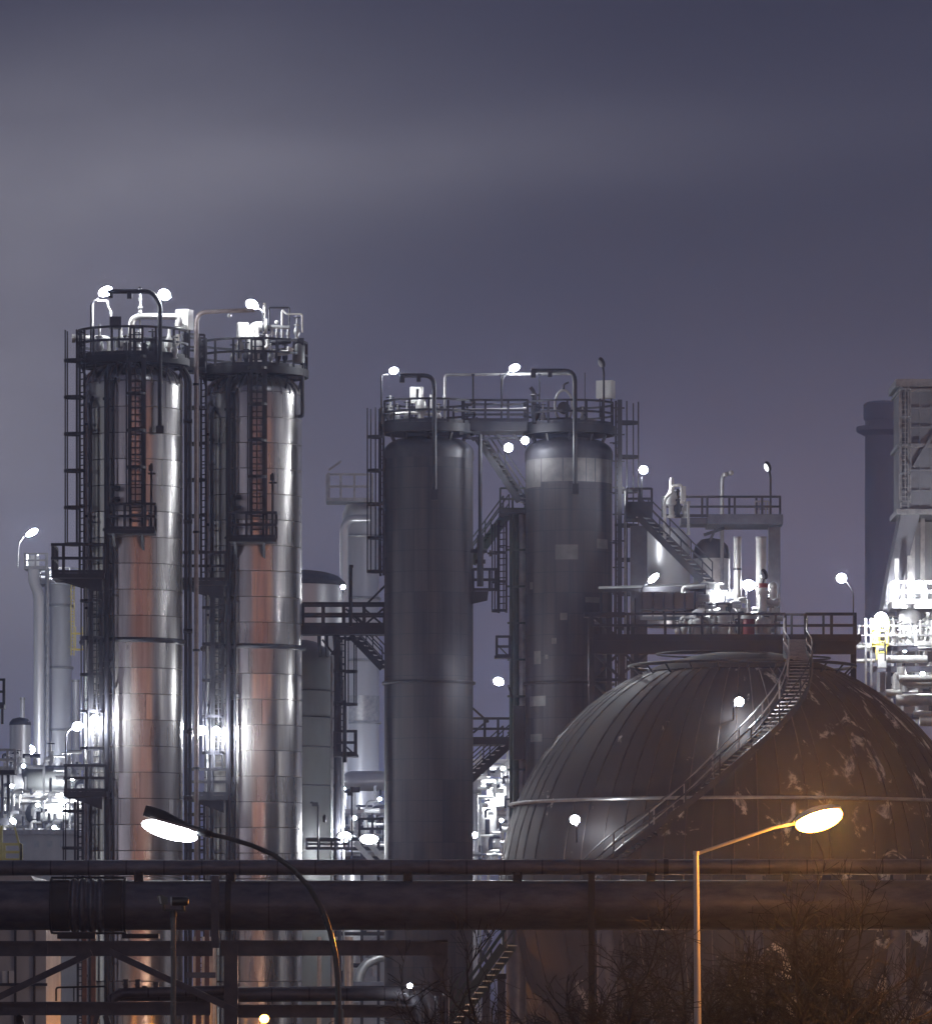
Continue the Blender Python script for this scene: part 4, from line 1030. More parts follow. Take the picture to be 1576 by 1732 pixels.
# ------------------------------------------------------------------ right: furnace stack with duct legs
D = 400; k = D / F
t = thing('furnace_stack', 'huge grey plated furnace duct with a raking leg at the right edge', 'furnace', W(1560, 1900, D))
MB().box((X(1602, D), D + 3, (Z(650, D) + Z(868, D)) / 2), (160 * k, 6, 218 * k)).build('duct_body', 'duct', t, smooth=False)
mb = MB()
for py, w_ in ((648, .5), (754, .25), (866, .35)): MB().box((X(1602, D), D + 3, Z(py, D)), (164 * k + w_, 6.3 + w_, w_)).build('flange_band', 'galv', t, smooth=False)
mb.box((X(1602, D), D + 3, Z(660, D)), (168 * k, 6.8, .15)); mb.build('flange_band', 'galv', t, smooth=False)
MB().bar(W(1545, 790, D - .2), W(1590, 715, D - .2), .35, .2).build('stiffener', 'duct', t)
for px in (1538, 1556, 1574): MB().box((X(px, D), D - .06, (Z(656, D) + Z(750, D)) / 2), (.12, .12, 92 * k)).box((X(px, D), D - .06, (Z(758, D) + Z(862, D)) / 2), (.12, .12, 100 * k)).build('stiffener', 'duct', t, smooth=False)
for py in (690, 722, 795, 830): MB().box((X(1602, D), D - .05, Z(py, D)), (159 * k, .1, .1)).build('stiffener', 'duct', t, smooth=False)
ladder(t, (X(1529, D), D - .35), (0, -1), Z(860, D), Z(650, D), .5, (Z(850, D), Z(660, D)), 'galv', .4, 1.9)
vs = []
for px0, px1, py in ((1524, 1556, 869), (1505, 1533, 960), (1492, 1514, 1035), (1488, 1510, 1100), (1488, 1510, 1240)):
    for yy in (0, 4): vs += [W(px0, py, D) + Vector((0, yy, 0)), W(px1, py, D) + Vector((0, yy, 0))]
fs = []
for i in range(4):
    a = 4 * i; b = a + 4; fs += [(a, a + 1, b + 1, b), (a + 2, b + 2, b + 3, a + 3), (a, b, b + 2, a + 2), (a + 1, a + 3, b + 3, b + 1)]
fs += [(0, 2, 3, 1), (16, 17, 19, 18)]
MB().add(vs, fs).build('raking_leg', 'duct', t, smooth=False)
MB().box((X(1610, D), D + 5, Z(1040, D)), (150 * k, 2, 330 * k)).build('rear_wall', 'wallp', t, smooth=False)
mb = MB()
for px in (1526, 1543, 1560): mb.bar(W(px, 875, D + 3.5), W(px, 1040, D + 3.5), .3)
mb.build('hanger_rod', 'lag', t)
t = thing('service_platform', 'brightly lit pale railed platform beneath the furnace duct', 'platform', W(1545, 1030, D - 4))
MB().box(W(1560, 1026, D - 3), (110 * k, 4, .5)).build('deck', 'lag', t, smooth=False)
rail_mb([W(1507, 1018, D - 4.8), W(1615, 1018, D - 4.8)], 1.3, .07, 2.3).build('railing', 'lag', t)
rail_mb([W(1507, 1018, D - 4.7), W(1507, 1018, D - 1.2)], 1.3, .07, 1.8).build('railing', 'lag', t)
MB().bar(W(1516, 1018, D - 3.5), W(1516, 945, D - 3.5), .28).bar(W(1538, 1018, D - 2), W(1538, 940, D - 2), .28).build('post', 'lag', t)
MB().bar(W(1520, 1030, D - 3.5), W(1520, 1300, D - 3.5), .3).bar(W(1600, 1030, D - 3.5), W(1600, 1300, D - 3.5), .3).build('leg', 'galv', t)
drum(1545, 1052, D - 1, .9, 1.5, 'white pot hanging under the bright furnace platform')
DR = 345; k = DR / F
t = thing('pipe_rack', 'steel pipe rack crowded with pale pipes right of the sphere', 'pipe rack', W(1520, 1900, DR))
for px in (1478, 1502, 1590): MB().bar(W(px, 1900, DR), W(px, 1060, DR), .3).build('post', 'beam', t)
for py in (1096, 1132, 1176, 1212): MB().box(W(1560, py, DR), (190 * k, .3, .35)).build('beam', 'beam', t, smooth=False)
mb = rail_mb([W(1452, 1092, DR - .8), W(1610, 1092, DR - .8)], 1.15, .04, 1.6); mb.build('railing', 'galv', t)
for (a, b, py, r, lb) in ((1446, 1475, 1095, .14, 0), (1446, 1480, 1118, .13, 0), (1492, 1568, 1115, .22, 0), (1535, 1620, 1155, .28, 0), (1520, 1620, 1148, .22, 1), (1498, 1525, 1172, .2, 0), (1515, 1620, 1184, .34, 0), (1545, 1575, 1208, .18, 0), (1555, 1640, 1220, .3, 0), (1552, 1600, 1090, .2, 0)):
    MB().tube([W(a, py, DR - 1.2 - .7 * lb), W(b, py, DR - 1.2 - .7 * lb)], r, 12).build('pipe', 'lag', t)
MB().tube([W(1524, 1128, DR - 1.6), W(1524, 1152, DR - 1.6), W(1545, 1156, DR - 1.6)], .26, 12, bend=.6).build('pipe', 'lag', t)
g = 'pale valves on the right pipe rack'
for i in range(9): valve(W(1512 + i * 9 + R_.uniform(-2, 2), 1092, DR - .3 + R_.uniform(-.5, .4)), R_.uniform(.8, 1.6), 'pale valve on the walkway of the right pipe rack', g, 'lag')
drum(1540, 1092, DR + 1.5, .7, 2.2, 'stout white drum on the right pipe rack walkway')
drum(1570, 1092, DR + 1.5, .5, 1.7, 'slim white drum at the frame edge on the right pipe rack')
t = thing('yellow_ladder_cage', 'yellow painted ladder cage under the lamp right of the sphere', 'ladder', W(1486, 1120, DR - 2))
ladder(t, (X(1486, DR), DR - 2), (-.2, -1), Z(1120, DR), Z(1050, DR), .5, (Z(1095, DR), Z(1050, DR)), 'yellow', .5, .8)
MB().box(W(1491, 1118, DR - 2), (.5, .4, .8)).build('base_box', 'cab', t, smooth=False)
t = thing('pole_pair', 'two thin pale poles left of the yellow ladder cage', 'pole', W(1465, 1150, DR - 2))
MB().bar(W(1464, 1160, DR - 2), W(1464, 1046, DR - 2), .12).bar(W(1473, 1160, DR - 2), W(1473, 1046, DR - 2), .12).bar(W(1464, 1100, DR - 2), W(1473, 1100, DR - 2), .08).build('pole', 'galv', t)
# far hazy chimney
D = 1800; k = D / F
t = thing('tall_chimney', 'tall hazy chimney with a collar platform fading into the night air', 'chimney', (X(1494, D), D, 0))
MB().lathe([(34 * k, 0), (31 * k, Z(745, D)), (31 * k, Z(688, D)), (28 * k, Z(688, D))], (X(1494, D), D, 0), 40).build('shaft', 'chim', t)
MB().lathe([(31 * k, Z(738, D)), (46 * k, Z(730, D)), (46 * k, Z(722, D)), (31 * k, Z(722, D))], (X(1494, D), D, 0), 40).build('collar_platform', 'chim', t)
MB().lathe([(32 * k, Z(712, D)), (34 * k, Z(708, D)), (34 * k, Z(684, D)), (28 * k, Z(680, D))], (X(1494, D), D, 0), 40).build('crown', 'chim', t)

# ------------------------------------------------------------------ far columns
def far_column(pxc, r_px, ptop, D, label, mat='farsteel'):
    k = D / F; t = thing('far_column', label, 'tower', (X(pxc, D), D, 0)); r = r_px * k
    MB().lathe([(r, 0), (r, Z(ptop, D)), (r * .8, Z(ptop, D) + r * .45), (r * .4, Z(ptop, D) + r * .62), (.001, Z(ptop, D) + r * .66)], (X(pxc, D), D, 0), 40).build('shell', mat, t)
    for py in range(int(ptop) + 40, 1500, 105): MB().ring((X(pxc, D), D, Z(py, D)), r + .08, .14, 40, 6).build('ring', 'galv', t)
    return t, k, r
t, k, r = far_column(98, 23, 985, 560, 'pale stout far column, bright under lamps at the far left')
ladder(t, (X(124, 560), 559), (.9, -.4), Z(1110, 560), Z(990, 560), .6, (Z(1100, 560), Z(1062, 560)), 'yellow', .6, 1.5)
pl = MB().lathe([(r, 0), (r + 1.1, 0), (r + 1.1, -.3), (r, -.3)], (X(98, 560), 560, Z(985, 560)), 32).build('top_platform', 'galv', t)
rail_mb(arc_pts((X(98, 560), 560), r + 1.0, 0, 2 * PI, Z(985, 560), 20), 1.2, .05, 1.5).build('railing', 'galv', pl)
t = thing('far_pipe_column', 'pale slim pipe column with an offset neck beside the stout far column', 'pipe', W(66, 1900, 556))
MB().tube([W(66, 1900, 556), W(66, 1005, 556), W(57, 985, 556), W(57, 940, 556)], .52, 14, bend=1.0).build('pipe_run', 'farsteel', t)
MB().tube([W(80, 1900, 556), W(80, 960, 556)], .2, 8).build('side_pipe', 'galv', t)
rail_mb([W(42, 960, 555), W(80, 960, 555), W(80, 960, 558), W(42, 960, 558)], 1.3, .06, 1.0).box(W(61, 962, 556.5), (38 * .0556, 3, .25)).build('head_platform', 'galv', t)
t, k, r = far_column(610, 31, 868, 520, 'pale bright far column between the footbridge and left grey tower')
MB().lathe([(r + .02, 0), (r + .05, 0), (r + .05, 2.3), (r + .02, 2.3)], (X(610, 520), 520, Z(1222, 520)), 40).build('dull_band', 'galv', t)
pl = MB().box(W(592, 848, 519), (80 * k, 4.0, .3)).build('top_platform', 'galv', t, smooth=False)
rail_mb([W(553, 845, 517.2), W(630, 845, 517.2)], 2.2, .07, 1.2).build('railing', 'galv', pl)
MB().tube([W(582, 1900, 517), W(582, 890, 517), W(592, 878, 517), W(625, 878, 517)], .38, 12, bend=.8).build('side_pipe', 'farsteel', t)
MB().bar(W(556, 845, 518), W(556, 800, 518), .2).bar(W(556, 795, 518), W(577, 780, 518), .18).build('davit_post', 'galv', t)
tag(MB().lathe([(.9, 0), (.9, 8), (.5, 8.6), (.001, 8.8)], (X(590, 440), 440, Z(1610, 440)), 24).build('process_drum', 'farsteel'), 'pale drum low between right polished tower and left grey tower', 'vessel')
# slice between grey towers
t, k, r = far_column(800, 8, 1300, 380, 'slim white lit column right beside left grey tower low down')
t = thing('pipe_rack', 'bright pipe rack seen in the slot between the grey towers', 'pipe rack', W(836, 1900, 430)); k = 430 / F
for px in (806, 826, 850, 866): MB().bar(W(px, 1900, 430), W(px, 1285, 430), .22).build('post', 'lag', t)
for py in (1288, 1310, 1332, 1366, 1384, 1402, 1436, 1470): MB().box(W(838, py, 430), (76 * k, .3, .3)).build('beam', 'farsteel', t, smooth=False)
for py, r in ((1300, .3), (1322, .2), (1376, .22), (1395, .4), (1425, .25)): MB().tube([W(800, py, 429), W(876, py, 429)], r, 10).build('pipe', 'lag', t)
mb = MB()
for a, b in (((802, 1590), (830, 1640)), ((830, 1590), (802, 1640)), ((802, 1540), (830, 1590)), ((830, 1540), (802, 1590))): mb.bar(W(*a, 428), W(*b, 428), .25)
mb.build('cross_brace', 'iron', t)
drum(824, 1455, 426, .7, 4.2, 'white upright pot low in the slot between grey towers')
drum(846, 1370, 427, .8, 1.6, 'pale pot on the bright rack in the slot between grey towers')

# building in background between towers B and C
t = thing('plant_building', 'low pale plant building with dark windows behind the far column', 'building', W(610, 1900, 470)); k = 470 / F
MB().box((X(612, 470), 473, Z(1375, 470) / 2), (90 * k, 6, Z(1375, 470))).build('wall', 'wallp', t, smooth=False)
for px in (590, 620, 646):
    f_ = MB().box(W(px, 1395, 469.96), (20 * k, .1, 1.5)).build('window', 'dome', t, smooth=False)
    MB().bar(W(px, 1379, 469.85), W(px, 1411, 469.85), .08).bar(W(px - 10, 1396, 469.85), W(px + 10, 1396, 469.85), .08).build('sash', 'galv', f_)
MB().box((X(612, 470), 473, Z(1372, 470)), (96 * k, 6.6, .3)).build('roof', 'lag', t, smooth=False)
drum(620, 1345, 468, .8, 4.0, 'horizontal pale drum above the plant building roof', 'farsteel', True)
t = thing('pipe_rack', 'lit low pipe rack beneath the footbridge', 'pipe rack', W(590, 1900, 320)); k = 320 / F
for px in (535, 575, 612, 640): MB().bar(W(px, 1900, 320), W(px, 1420, 320), .16).build('post', 'iron', t)
for py in (1420, 1436, 1452, 1580): MB().box(W(588, py, 320), (130 * k, .2, .2)).build('beam', 'iron', t, smooth=False)
for py, r in ((1446, .15), (1500, .22), (1540, .3), (1600, .2)): MB().tube([W(520, py, 320.5), W(655, py, 320.5)], r, 10).build('pipe', 'lag', t)
rail_mb([W(608, 1420, 319.6), W(650, 1420, 319.6)], 1.1, .05, .7).build('railing', 'iron', t)
MB().bar(W(600, 1425, 319), W(660, 1490, 319), .12, .3).bar(W(622, 1425, 319), W(682, 1490, 319), .12, .3).build('stair_stringer', 'galv', t)
t = thing('lamp_post', 'slim unlit twin head lamp post under the bright glare beside the far column', 'lamp', W(595, 1460, 318))
MB().tube([W(595, 1460, 318), W(595, 1345, 318)], .05, 8).build('pole', 'iron', t)
MB().box(W(600, 1336, 318), (.5, .3, .3), .3).box(W(592, 1343, 318), (.25, .25, .2), -.3).build('head', 'black', t, smooth=False)
t = thing('lamp_post', 'slim dark post with small heads before the dark vessel', 'lamp', W(538, 1460, 286))
MB().tube([W(538, 1460, 286), W(538, 1362, 286)], .05, 8).build('pole', 'iron', t)
MB().box(W(533, 1361, 286), (.3, .2, .2)).box(W(527, 1358, 286), (.14, .14, .1)).build('head', 'black', t, smooth=False)
MB().lathe([(0, 0), (.08, .05), (.1, .3), (0, .42)], W(549, 1392, 286.4), 10).build('hanging_bell', 'iron', t)
t = thing('bracket_platform', 'low dark platform crossing the white lit foot of the dark vessel', 'platform', W(545, 1425, 288))
MB().box(W(548, 1421, 288), (60 * .0288, 1.4, .16)).build('deck', 'deck', t, smooth=False)
rail_mb([W(519, 1438, 287.4), W(590, 1438, 287.4)], .55, .04, .6).build('railing', 'iron', t)
# left background rack
D = 470; k = D / F
t = thing('pipe_rack', 'bright cluttered pipe rack low at the far left', 'pipe rack', W(70, 1900, D))
for px in (8, 40, 62, 104, 135): MB().bar(W(px, 1900, D), W(px, 1290, D), .22).build('post', 'lag', t)
for py in (1300, 1345, 1375, 1398): MB().box(W(72, py, D), (150 * k, .3, .3)).build('beam', 'galv', t, smooth=False)
for a, b, py, r in ((30, 118, 1308, .3), (40, 140, 1335, .22), (10, 140, 1356, .25), (38, 100, 1380, .4), (0, 140, 1395, .3)): MB().tube([W(a, py, D - .7), W(b, py, D - .7)], r, 10).build('pipe', 'lag', t)
rail_mb([W(36, 1345, D - 1), W(140, 1345, D - 1)], 1.2, .05, 1.2).build('railing', 'lag', t)
drum(82, 1344, D - 1.5, 1.0, 4.8, 'dark horizontal drum among the bright pipes at far left', 'vessel', True)
drum(20, 1344, D - 1.5, .8, 3.0, 'smaller horizontal drum at the frame edge far left', 'farsteel', True)
drum(85, 1402, D - 2, .9, 4.0, 'lower dark horizontal drum beside the small lamp far left', 'vessel', True)
for i in range(8): valve(W(30 + i * 14 + R_.uniform(-4, 4), 1299 + 45 * (i % 2), D - .3), R_.uniform(1.0, 1.9), 'pale valve in the far left rack under the bright lamps', 'pale valves on the far left rack', 'lag')
t = thing('plant_building', 'long low grey building behind the yellow rail at far left', 'building', W(70, 1900, 440)); k = 440 / F
MB().box((X(50, 440), 444, Z(1410, 440) / 2), (260 * k, 8, Z(1410, 440))).build('wall', 'wallp', t, smooth=False)
MB().box((X(50, 440), 444, Z(1408, 440)), (266 * k, 8.6, .35)).build('roof', 'galv', t, smooth=False)
for px in (40, 62, 84, 106): MB().box(W(px, 1428, 439.97), (9 * k, .08, .5)).build('window', 'glassd', t, smooth=False)
D = 520
t = thing('domed_tank', 'small tank with dark dome left of the slim far pipe column', 'tank', W(34, 1900, D)); k = D / F
MB().lathe([(18 * k, 0), (18 * k, Z(1225, D))], (X(34, D), D, 0), 32).build('wall', 'farsteel', t)
MB().lathe([(18.5 * k, Z(1227, D)), (18 * k, Z(1222, D)), (13 * k, Z(1216, D)), (.001, Z(1213, D))], (X(34, D), D, 0), 32).build('dome', 'dome', t)
D = 380
t = thing('service_platform', 'dark cage platform cut by the left frame edge above the yellow rail', 'platform', W(4, 1380, D)); k = D / F
MB().box(W(-10, 1306, D), (74 * k, 2.0, .35)).build('deck', 'deck', t, smooth=False)
rail_mb([W(-40, 1303, D - 1), W(26, 1303, D - 1)], 1.3, .06, 1.0).build('railing', 'galv', t)
MB().bar(W(14, 1310, D), W(14, 1390, D), .2).bar(W(4, 1310, D), W(4, 1390, D), .15).bar(W(-10, 1390, D), W(16, 1390, D), .5).bar(W(4, 1350, D), W(14, 1350, D), .1).build('leg', 'iron', t)
t = thing('service_platform', 'dark bracket shelf cut by the left frame edge below the far sky', 'platform', W(2, 1200, D))
MB().box(W(-10, 1195, D), (36 * k, 1.6, .3)).bar(W(4, 1195, D), W(4, 1225, D), .15).build('deck', 'iron', t, smooth=False)
rail_mb([W(-20, 1192, D - .8), W(7, 1192, D - .8), W(7, 1192, D + .7)], 1.6, .06, .5).build('railing', 'iron', t)
D = 400
t = thing('yellow_railing', 'yellow painted railing and brace low at the left frame edge', 'railing', W(15, 1455, D)); k = D / F
rail_mb([W(-20, 1456, D), W(36, 1456, D)], 1.1, .07, 1.1).build('rail', 'yellow', t)
MB().bar(W(35, 1440, D), W(25, 1400, D), .14).bar(W(2, 1456, D), W(2, 1395, D), .22).build('brace', 'yellow', t)

def clutter(root, px0, px1, py0, py1, D, n, seed):
    rnd = random.Random(seed)
    for i in range(n):
        px, py, yy = rnd.uniform(px0, px1), rnd.uniform(py0, py1), D + rnd.uniform(-2, 2); L = rnd.uniform(8, 30); k = rnd.random(); r = rnd.uniform(.07, .2)
        if k < .35: p_ = [W(px, py, yy), W(px + L, py, yy)]
        elif k < .65: p_ = [W(px, py, yy), W(px, py + L, yy)]
        else: p_ = [W(px, py + L, yy), W(px, py, yy), W(px + L * .7, py, yy)]
        MB().tube(p_, r, 8, bend=.4).build('pipe', rnd.choice(['lag', 'galv', 'farsteel', 'iron']), root)
t = thing('pipe_rack', 'tangle of small process pipes around the far left lamps', 'pipe rack', W(60, 1900, 462))
for px in (22, 74, 118): MB().bar(W(px, 1900, 462), W(px, 1290, 462), .16).build('post', 'galv', t)
clutter(t, 0, 135, 1270, 1410, 461, 60, 3)
t = thing('pipe_rack', 'tangle of small process pipes low in the gap beneath the footbridge', 'pipe rack', W(610, 1900, 452))
for px in (580, 600, 634): MB().bar(W(px, 1900, 452), W(px, 1330, 452), .16).build('post', 'galv', t)
clutter(t, 568, 650, 1330, 1460, 450, 45, 4); clutter(t, 570, 650, 1560, 1720, 330, 22, 14)
t = thing('pipe_rack', 'tangle of small process pipes in the slot between the grey towers', 'pipe rack', W(838, 1900, 420))
for px in (812, 858): MB().bar(W(px, 1900, 420), W(px, 1270, 420), .16).build('post', 'galv', t)
clutter(t, 802, 866, 1270, 1450, 418, 45, 5)
t = thing('pipe_rack', 'tangle of small process pipes below the furnace lamps at the right edge', 'pipe rack', W(1530, 1900, 352))
for px in (1508, 1550): MB().bar(W(px, 1900, 352), W(px, 1040, 352), .16).build('post', 'galv', t)
clutter(t, 1500, 1576, 1035, 1200, 351, 50, 6)
t = thing('pipe_rack', 'tangle of small process pipes among the vents on the sphere deck', 'pipe rack', W(1240, 1079, DH + 1))
MB().bar(W(1170, 1079, DH + 1), W(1170, 1010, DH + 1), .1).build('post', 'galv', t); MB().bar(W(1312, 1079, DH + 1), W(1312, 1040, DH + 1), .1).build('post', 'galv', t)
clutter(t, 1150, 1315, 1010, 1060, DH, 55, 7)
for i, (px, h_, r_) in enumerate(((22, 1245, 5), (38, 1180, 4), (128, 1150, 6))):
    k = 600 / F; tt_ = thing('vent_stack', ('short slim far stack nearest the left frame edge', 'thin far stack left of the slim far pipe column', 'slim far stack just left of the polished towers')[i], 'stack', (X(px, 600), 600, 0))
    MB().tube([(X(px, 600), 600, 0), W(px, h_, 600)], r_ * k, 14).build('stack_pipe', 'farsteel', tt_); MB().tube([W(px, h_ + 4, 600), W(px, h_, 600)], r_ * k * 1.15, 14).build('rim', 'galv', tt_)

# ------------------------------------------------------------------ pipe bridge in front
DP = 180; KP = DP / F
t = thing('upper_pipeline', 'slim dark pipeline crossing the whole picture above the big one', 'pipe', W(788, 1480, DP))
MB().tube([W(-250, 1469, DP), W(300, 1468, DP), W(1000, 1467, DP), W(1850, 1466, DP)], 13 * KP, 28).build('pipe_run', 'pipe', t)
for px in (-40, 235, 390, 690, 875, 1100, 1330):
    MB().box(W(px, 1486, DP), (.28, .35, .22)).box(W(px - 6, 1484, DP), (.06, .5, .3)).box(W(px + 6, 1484, DP), (.06, .5, .3)).build('saddle', 'iron', t, smooth=False)
MB().tube([W(1122, 1466.6, DP), W(1130, 1466.6, DP)], 14.3 * KP, 28).build('joint_band', 'bandm', t)
t = thing('main_pipeline', 'fat dark pipeline with a bellows joint crossing the whole picture', 'pipe', W(788, 1574, DP)); yy = DP
cz = 1532
MB().tube([W(-250, cz, yy), W(1850, cz - 1, yy)], 42 * KP, 56).build('pipe_run', 'bigpipe', t)
def band(name, a, b, f, mat):
    return MB().lathe([(40 * KP, 0), (f * 42 * KP, 0), (f * 42 * KP, (b - a) * KP), (40 * KP, (b - a) * KP)], W(a, cz, yy), 56, axis='x').build(name, mat, t)
band('collar', 88, 118, 1.05, 'bandm'); band('collar', 178, 208, 1.05, 'bandm')
prof = [(42 * KP, 0)]
for i in range(61):
    a = i / 60; prof.append(((44.5 + 3.2 * math.cos(a * 2 * PI * 4 + PI)) * KP, a * 60 * KP))
prof.append((42 * KP, 60 * KP))
MB().lathe(prof, W(118, cz, yy), 56, axis='x').build('bellows', 'bigpipe', t)
band('flange', 210, 214, 1.12, 'bandm'); band('flange', 86, 89, 1.12, 'bandm'); band('flange', 382, 392, 1.05, 'bandm')
mb = MB()
for a in (.5, 1.5): 
    for px0, px1 in ((88, 212),):
        e = Vector((0, math.cos(a * PI) * 0 , 1 if a < 1 else -1)) * 47 * KP
        for sy in (-.35, .35): mb.tube([W(px0, cz, yy) + e + Vector((0, sy, 0)), W(px1, cz, yy) + e + Vector((0, sy, 0))], .035, 6)
mb.build('tie_rod', 'iron', t)
for px in (1000, 1600):
    MB().bar(W(px, 1478, yy - .95), W(px, 1900, yy - .95), .2, .2).build('hanger_post', 'iron', t)
# steel trestle that carries them (left half)
t = thing('pipe_trestle', 'braced steel trestle under the pipelines ending right of the curved lamp', 'trestle', W(380, 1800, DP + 1))
yf = DP - .2
def ibeam(px0, px1, py0, py1, D, name, root, mat='beam', dep=.3):
    a, b = W(px0, py0, D), W(px1, py1, D); h = abs(a.z - b.z); cx, czz = (a.x + b.x) / 2, (a.z + b.z) / 2; L = abs(b.x - a.x)
    mb = MB().box((cx, D, czz), (L, .05, h - .12)).box((cx, D, czz + h / 2 - .03), (L, dep, .06)).box((cx, D, czz - h / 2 + .03), (L, dep, .06))
    n = max(1, int(L / 4)); 
    for i in range(1, n): mb.box((cx - L / 2 + L * i / n, D - .001, czz), (.04, dep * .8, h - .13))
    return mb.build(name, mat, root, smooth=False)
ibeam(-200, 360, 1592, 1618, yf, 'top_beam', t); ibeam(373, 757, 1591, 1617, yf, 'top_beam', t)
ibeam(-200, 356, 1695, 1718, yf, 'bottom_beam', t)
MB().bar(W(-60, 1715, yf - .2), W(155, 1612, yf - .2), .22, .2).build('diagonal', 'beam', t); MB().bar(W(185, 1610, yf - .2), W(402, 1712, yf - .2), .22, .2).build('diagonal', 'beam', t)
MB().bar(W(35, 1718, yf - .1), W(8, 1790, yf - .1), .2).bar(W(30, 1718, yf - .1), W(60, 1790, yf - .1), .2).bar(W(165, 1718, yf - .1), W(145, 1790, yf - .1), .16).bar(W(178, 1718, yf - .1), W(205, 1790, yf - .1), .16).build('knee_brace', 'beam', t)
MB().bar(W(364, 1482, yf - .75), W(364, 1604, yf - .75), .24, .24).build('hanger_post', 'beam', t)
MB().box((X(391, DP), yf + .1, Z(1600, DP) / 2), (.42, .42, Z(1600, DP))).build('post', 'beam', t, smooth=False)
MB().box((X(746, DP), yf + .05, Z(1590, DP) / 2), (.4, .4, Z(1590, DP))).build('post', 'beam', t, smooth=False)
MB().add([W(735, 1618, yf - .14), W(721, 1618, yf - .14), W(735, 1636, yf - .14), W(735, 1618, yf + .1), W(721, 1618, yf + .1), W(735, 1636, yf + .1)], [(0, 1, 2), (5, 4, 3), (0, 3, 4, 1), (1, 4, 5, 2), (2, 5, 3, 0)]).build('gusset', 'beam', t, smooth=False)
MB().box(W(238, 1584, yf + .2), (62 * KP, .8, .14)).box(W(130, 1583, yf), (64 * KP, .6, .2)).build('shoe_plate', 'iron', t, smooth=False)
# lower pipes with bends
g = None
pipe([W(200, 1683, DP + .8), W(688, 1682, DP + .8), W(706, 1700, DP + .8), W(706, 1900, DP + .8)], 11.5 * KP, 'dark lower pipe turning down beside the small lamp, front one', 'pipe', 'process_pipe', .7, 18, False)
pipe([W(300, 1684, DP + 1.5), W(706, 1680, DP + 1.5), W(727, 1694, DP + 1.5), W(727, 1900, DP + 1.5)], 13 * KP, 'dark lower pipe turning down nearest the trestle post, rear one', 'pipe', 'process_pipe', .7, 18, False)
pipe([W(744, 1685, DP - .5), W(744, 1900, DP - .5)], .11, 'thin upright pipe before the trestle end post, left of two', 'pipe', 'process_pipe', .1, 10)
pipe([W(755, 1680, DP - .5), W(755, 1900, DP - .5)], .08, 'thinnest upright pipe before the trestle end post, right of two', 'pipe', 'process_pipe', .1, 10)
ibeam(392, 700, 1700, 1722, DP + .4, 'lower_beam', t)
t = thing('nozzle_header', 'dark header pipe with four stub nozzles before the left polished tower', 'pipe', W(250, 1685, DP + .5))
MB().tube([W(185, 1694, DP + .5), W(205, 1680, DP + .5), W(380, 1676, DP + .5)], .16, 14, bend=.3).build('pipe_run', 'pipe', t)
for px, py in ((213, 1657), (233, 1657), (245, 1668), (264, 1662)):
    MB().tube([W(px, 1680, DP + .5), W(px, py, DP + .5)], .075, 10).tube([W(px, py + 3, DP + .5), W(px, py, DP + .5)], .095, 10).bar(W(px - 6, py + 9, DP + .5), W(px + 4, py + 9, DP + .5), .035).build('nozzle', 'beam', t)
t = thing('guard_rail', 'thin dark guard rail on the trestle bottom beam at left', 'railing', W(140, 1694, DP))
MB().tube([W(95, 1694, DP), W(95, 1671, DP), W(180, 1669, DP), W(180, 1694, DP)], .03, 8, bend=.08).tube([W(125, 1670, DP), W(125, 1694, DP)], .02, 6).build('rail', 'iron', t)
# buildings behind trestle at lower left
D = 250; k = D / F
t = thing('plant_building', 'grey panelled building behind the trestle at the lower left', 'building', W(20, 1900, D))
MB().add([(X(-200, D), D, 0), (X(78, D), D, 0), (X(78, D), D, Z(1510, D)), (X(52, D), D, Z(1482, D)), (X(-200, D), D, Z(1478, D)), (X(-200, D), D + 9, 0), (X(78, D), D + 9, 0), (X(78, D), D + 9, Z(1510, D)), (X(52, D), D + 9, Z(1482, D)), (X(-200, D), D + 9, Z(1478, D))],
         [(0, 1, 2, 3, 4), (9, 8, 7, 6, 5), (0, 5, 6, 1), (1, 6, 7, 2), (2, 7, 8, 3), (3, 8, 9, 4), (4, 9, 5, 0)]).build('wall', 'wallp', t, smooth=False)
mb = MB()
for px in (-60, -8, 26, 58): mb.box((X(px, D), D - .04, 4.8), (.1, .1, 9.6))
mb.build('panel_joint', 'iron', t, smooth=False)
f_ = MB().box(W(14, 1653, D - .05), (20 * k, .1, 20 * k)).build('window', 'cab', t, smooth=False)
MB().box(W(14, 1653, D - .12), (.05, .06, 20 * k)).build('frame', 'iron', f_, smooth=False)
MB().box(W(40, 1666, D - .1), (80 * k, .2, .12)).build('ledge', 'iron', t, smooth=False)
# lower gear between polished towers
t = thing('pipe_rack', 'rusty pipe rack at the foot of the polished towers', 'pipe rack', W(300, 1900, 262)); k = 262 / F
for px in (143, 158, 335, 350): MB().bar(W(px, 1900, 262), W(px, 1560, 262), .2).build('post', simple('rust_paint', (.09, .04, .03), (.16, .08, .055), .7), t)
for py in (1650, 1690): MB().box(W(340, py, 262), (50 * k, .3, .25)).build('beam', 'beam', t, smooth=False)
for px, r in ((331, .12), (344, .08), (360, .15), (540, .1), (566, .12), (590, .2)): MB().tube([W(px, 1900, 263), W(px, 1585, 263)], r, 10).build('pipe', 'lag', t)
t = thing('pipe_arch', 'curved pale pipe arch seen under the trestle beside left grey tower', 'pipe', W(620, 1690, 300))
MB().tube([W(605, 1690, 300), W(606, 1655, 300), W(616, 1632, 300), W(640, 1620, 300), W(652, 1618, 300)], .25, 12, bend=.6).build('pipe_run', 'galv', t)
MB().box(W(612, 1666, 299), (80 * .03, .6, .3)).build('rest_beam', 'beam', t, smooth=False)
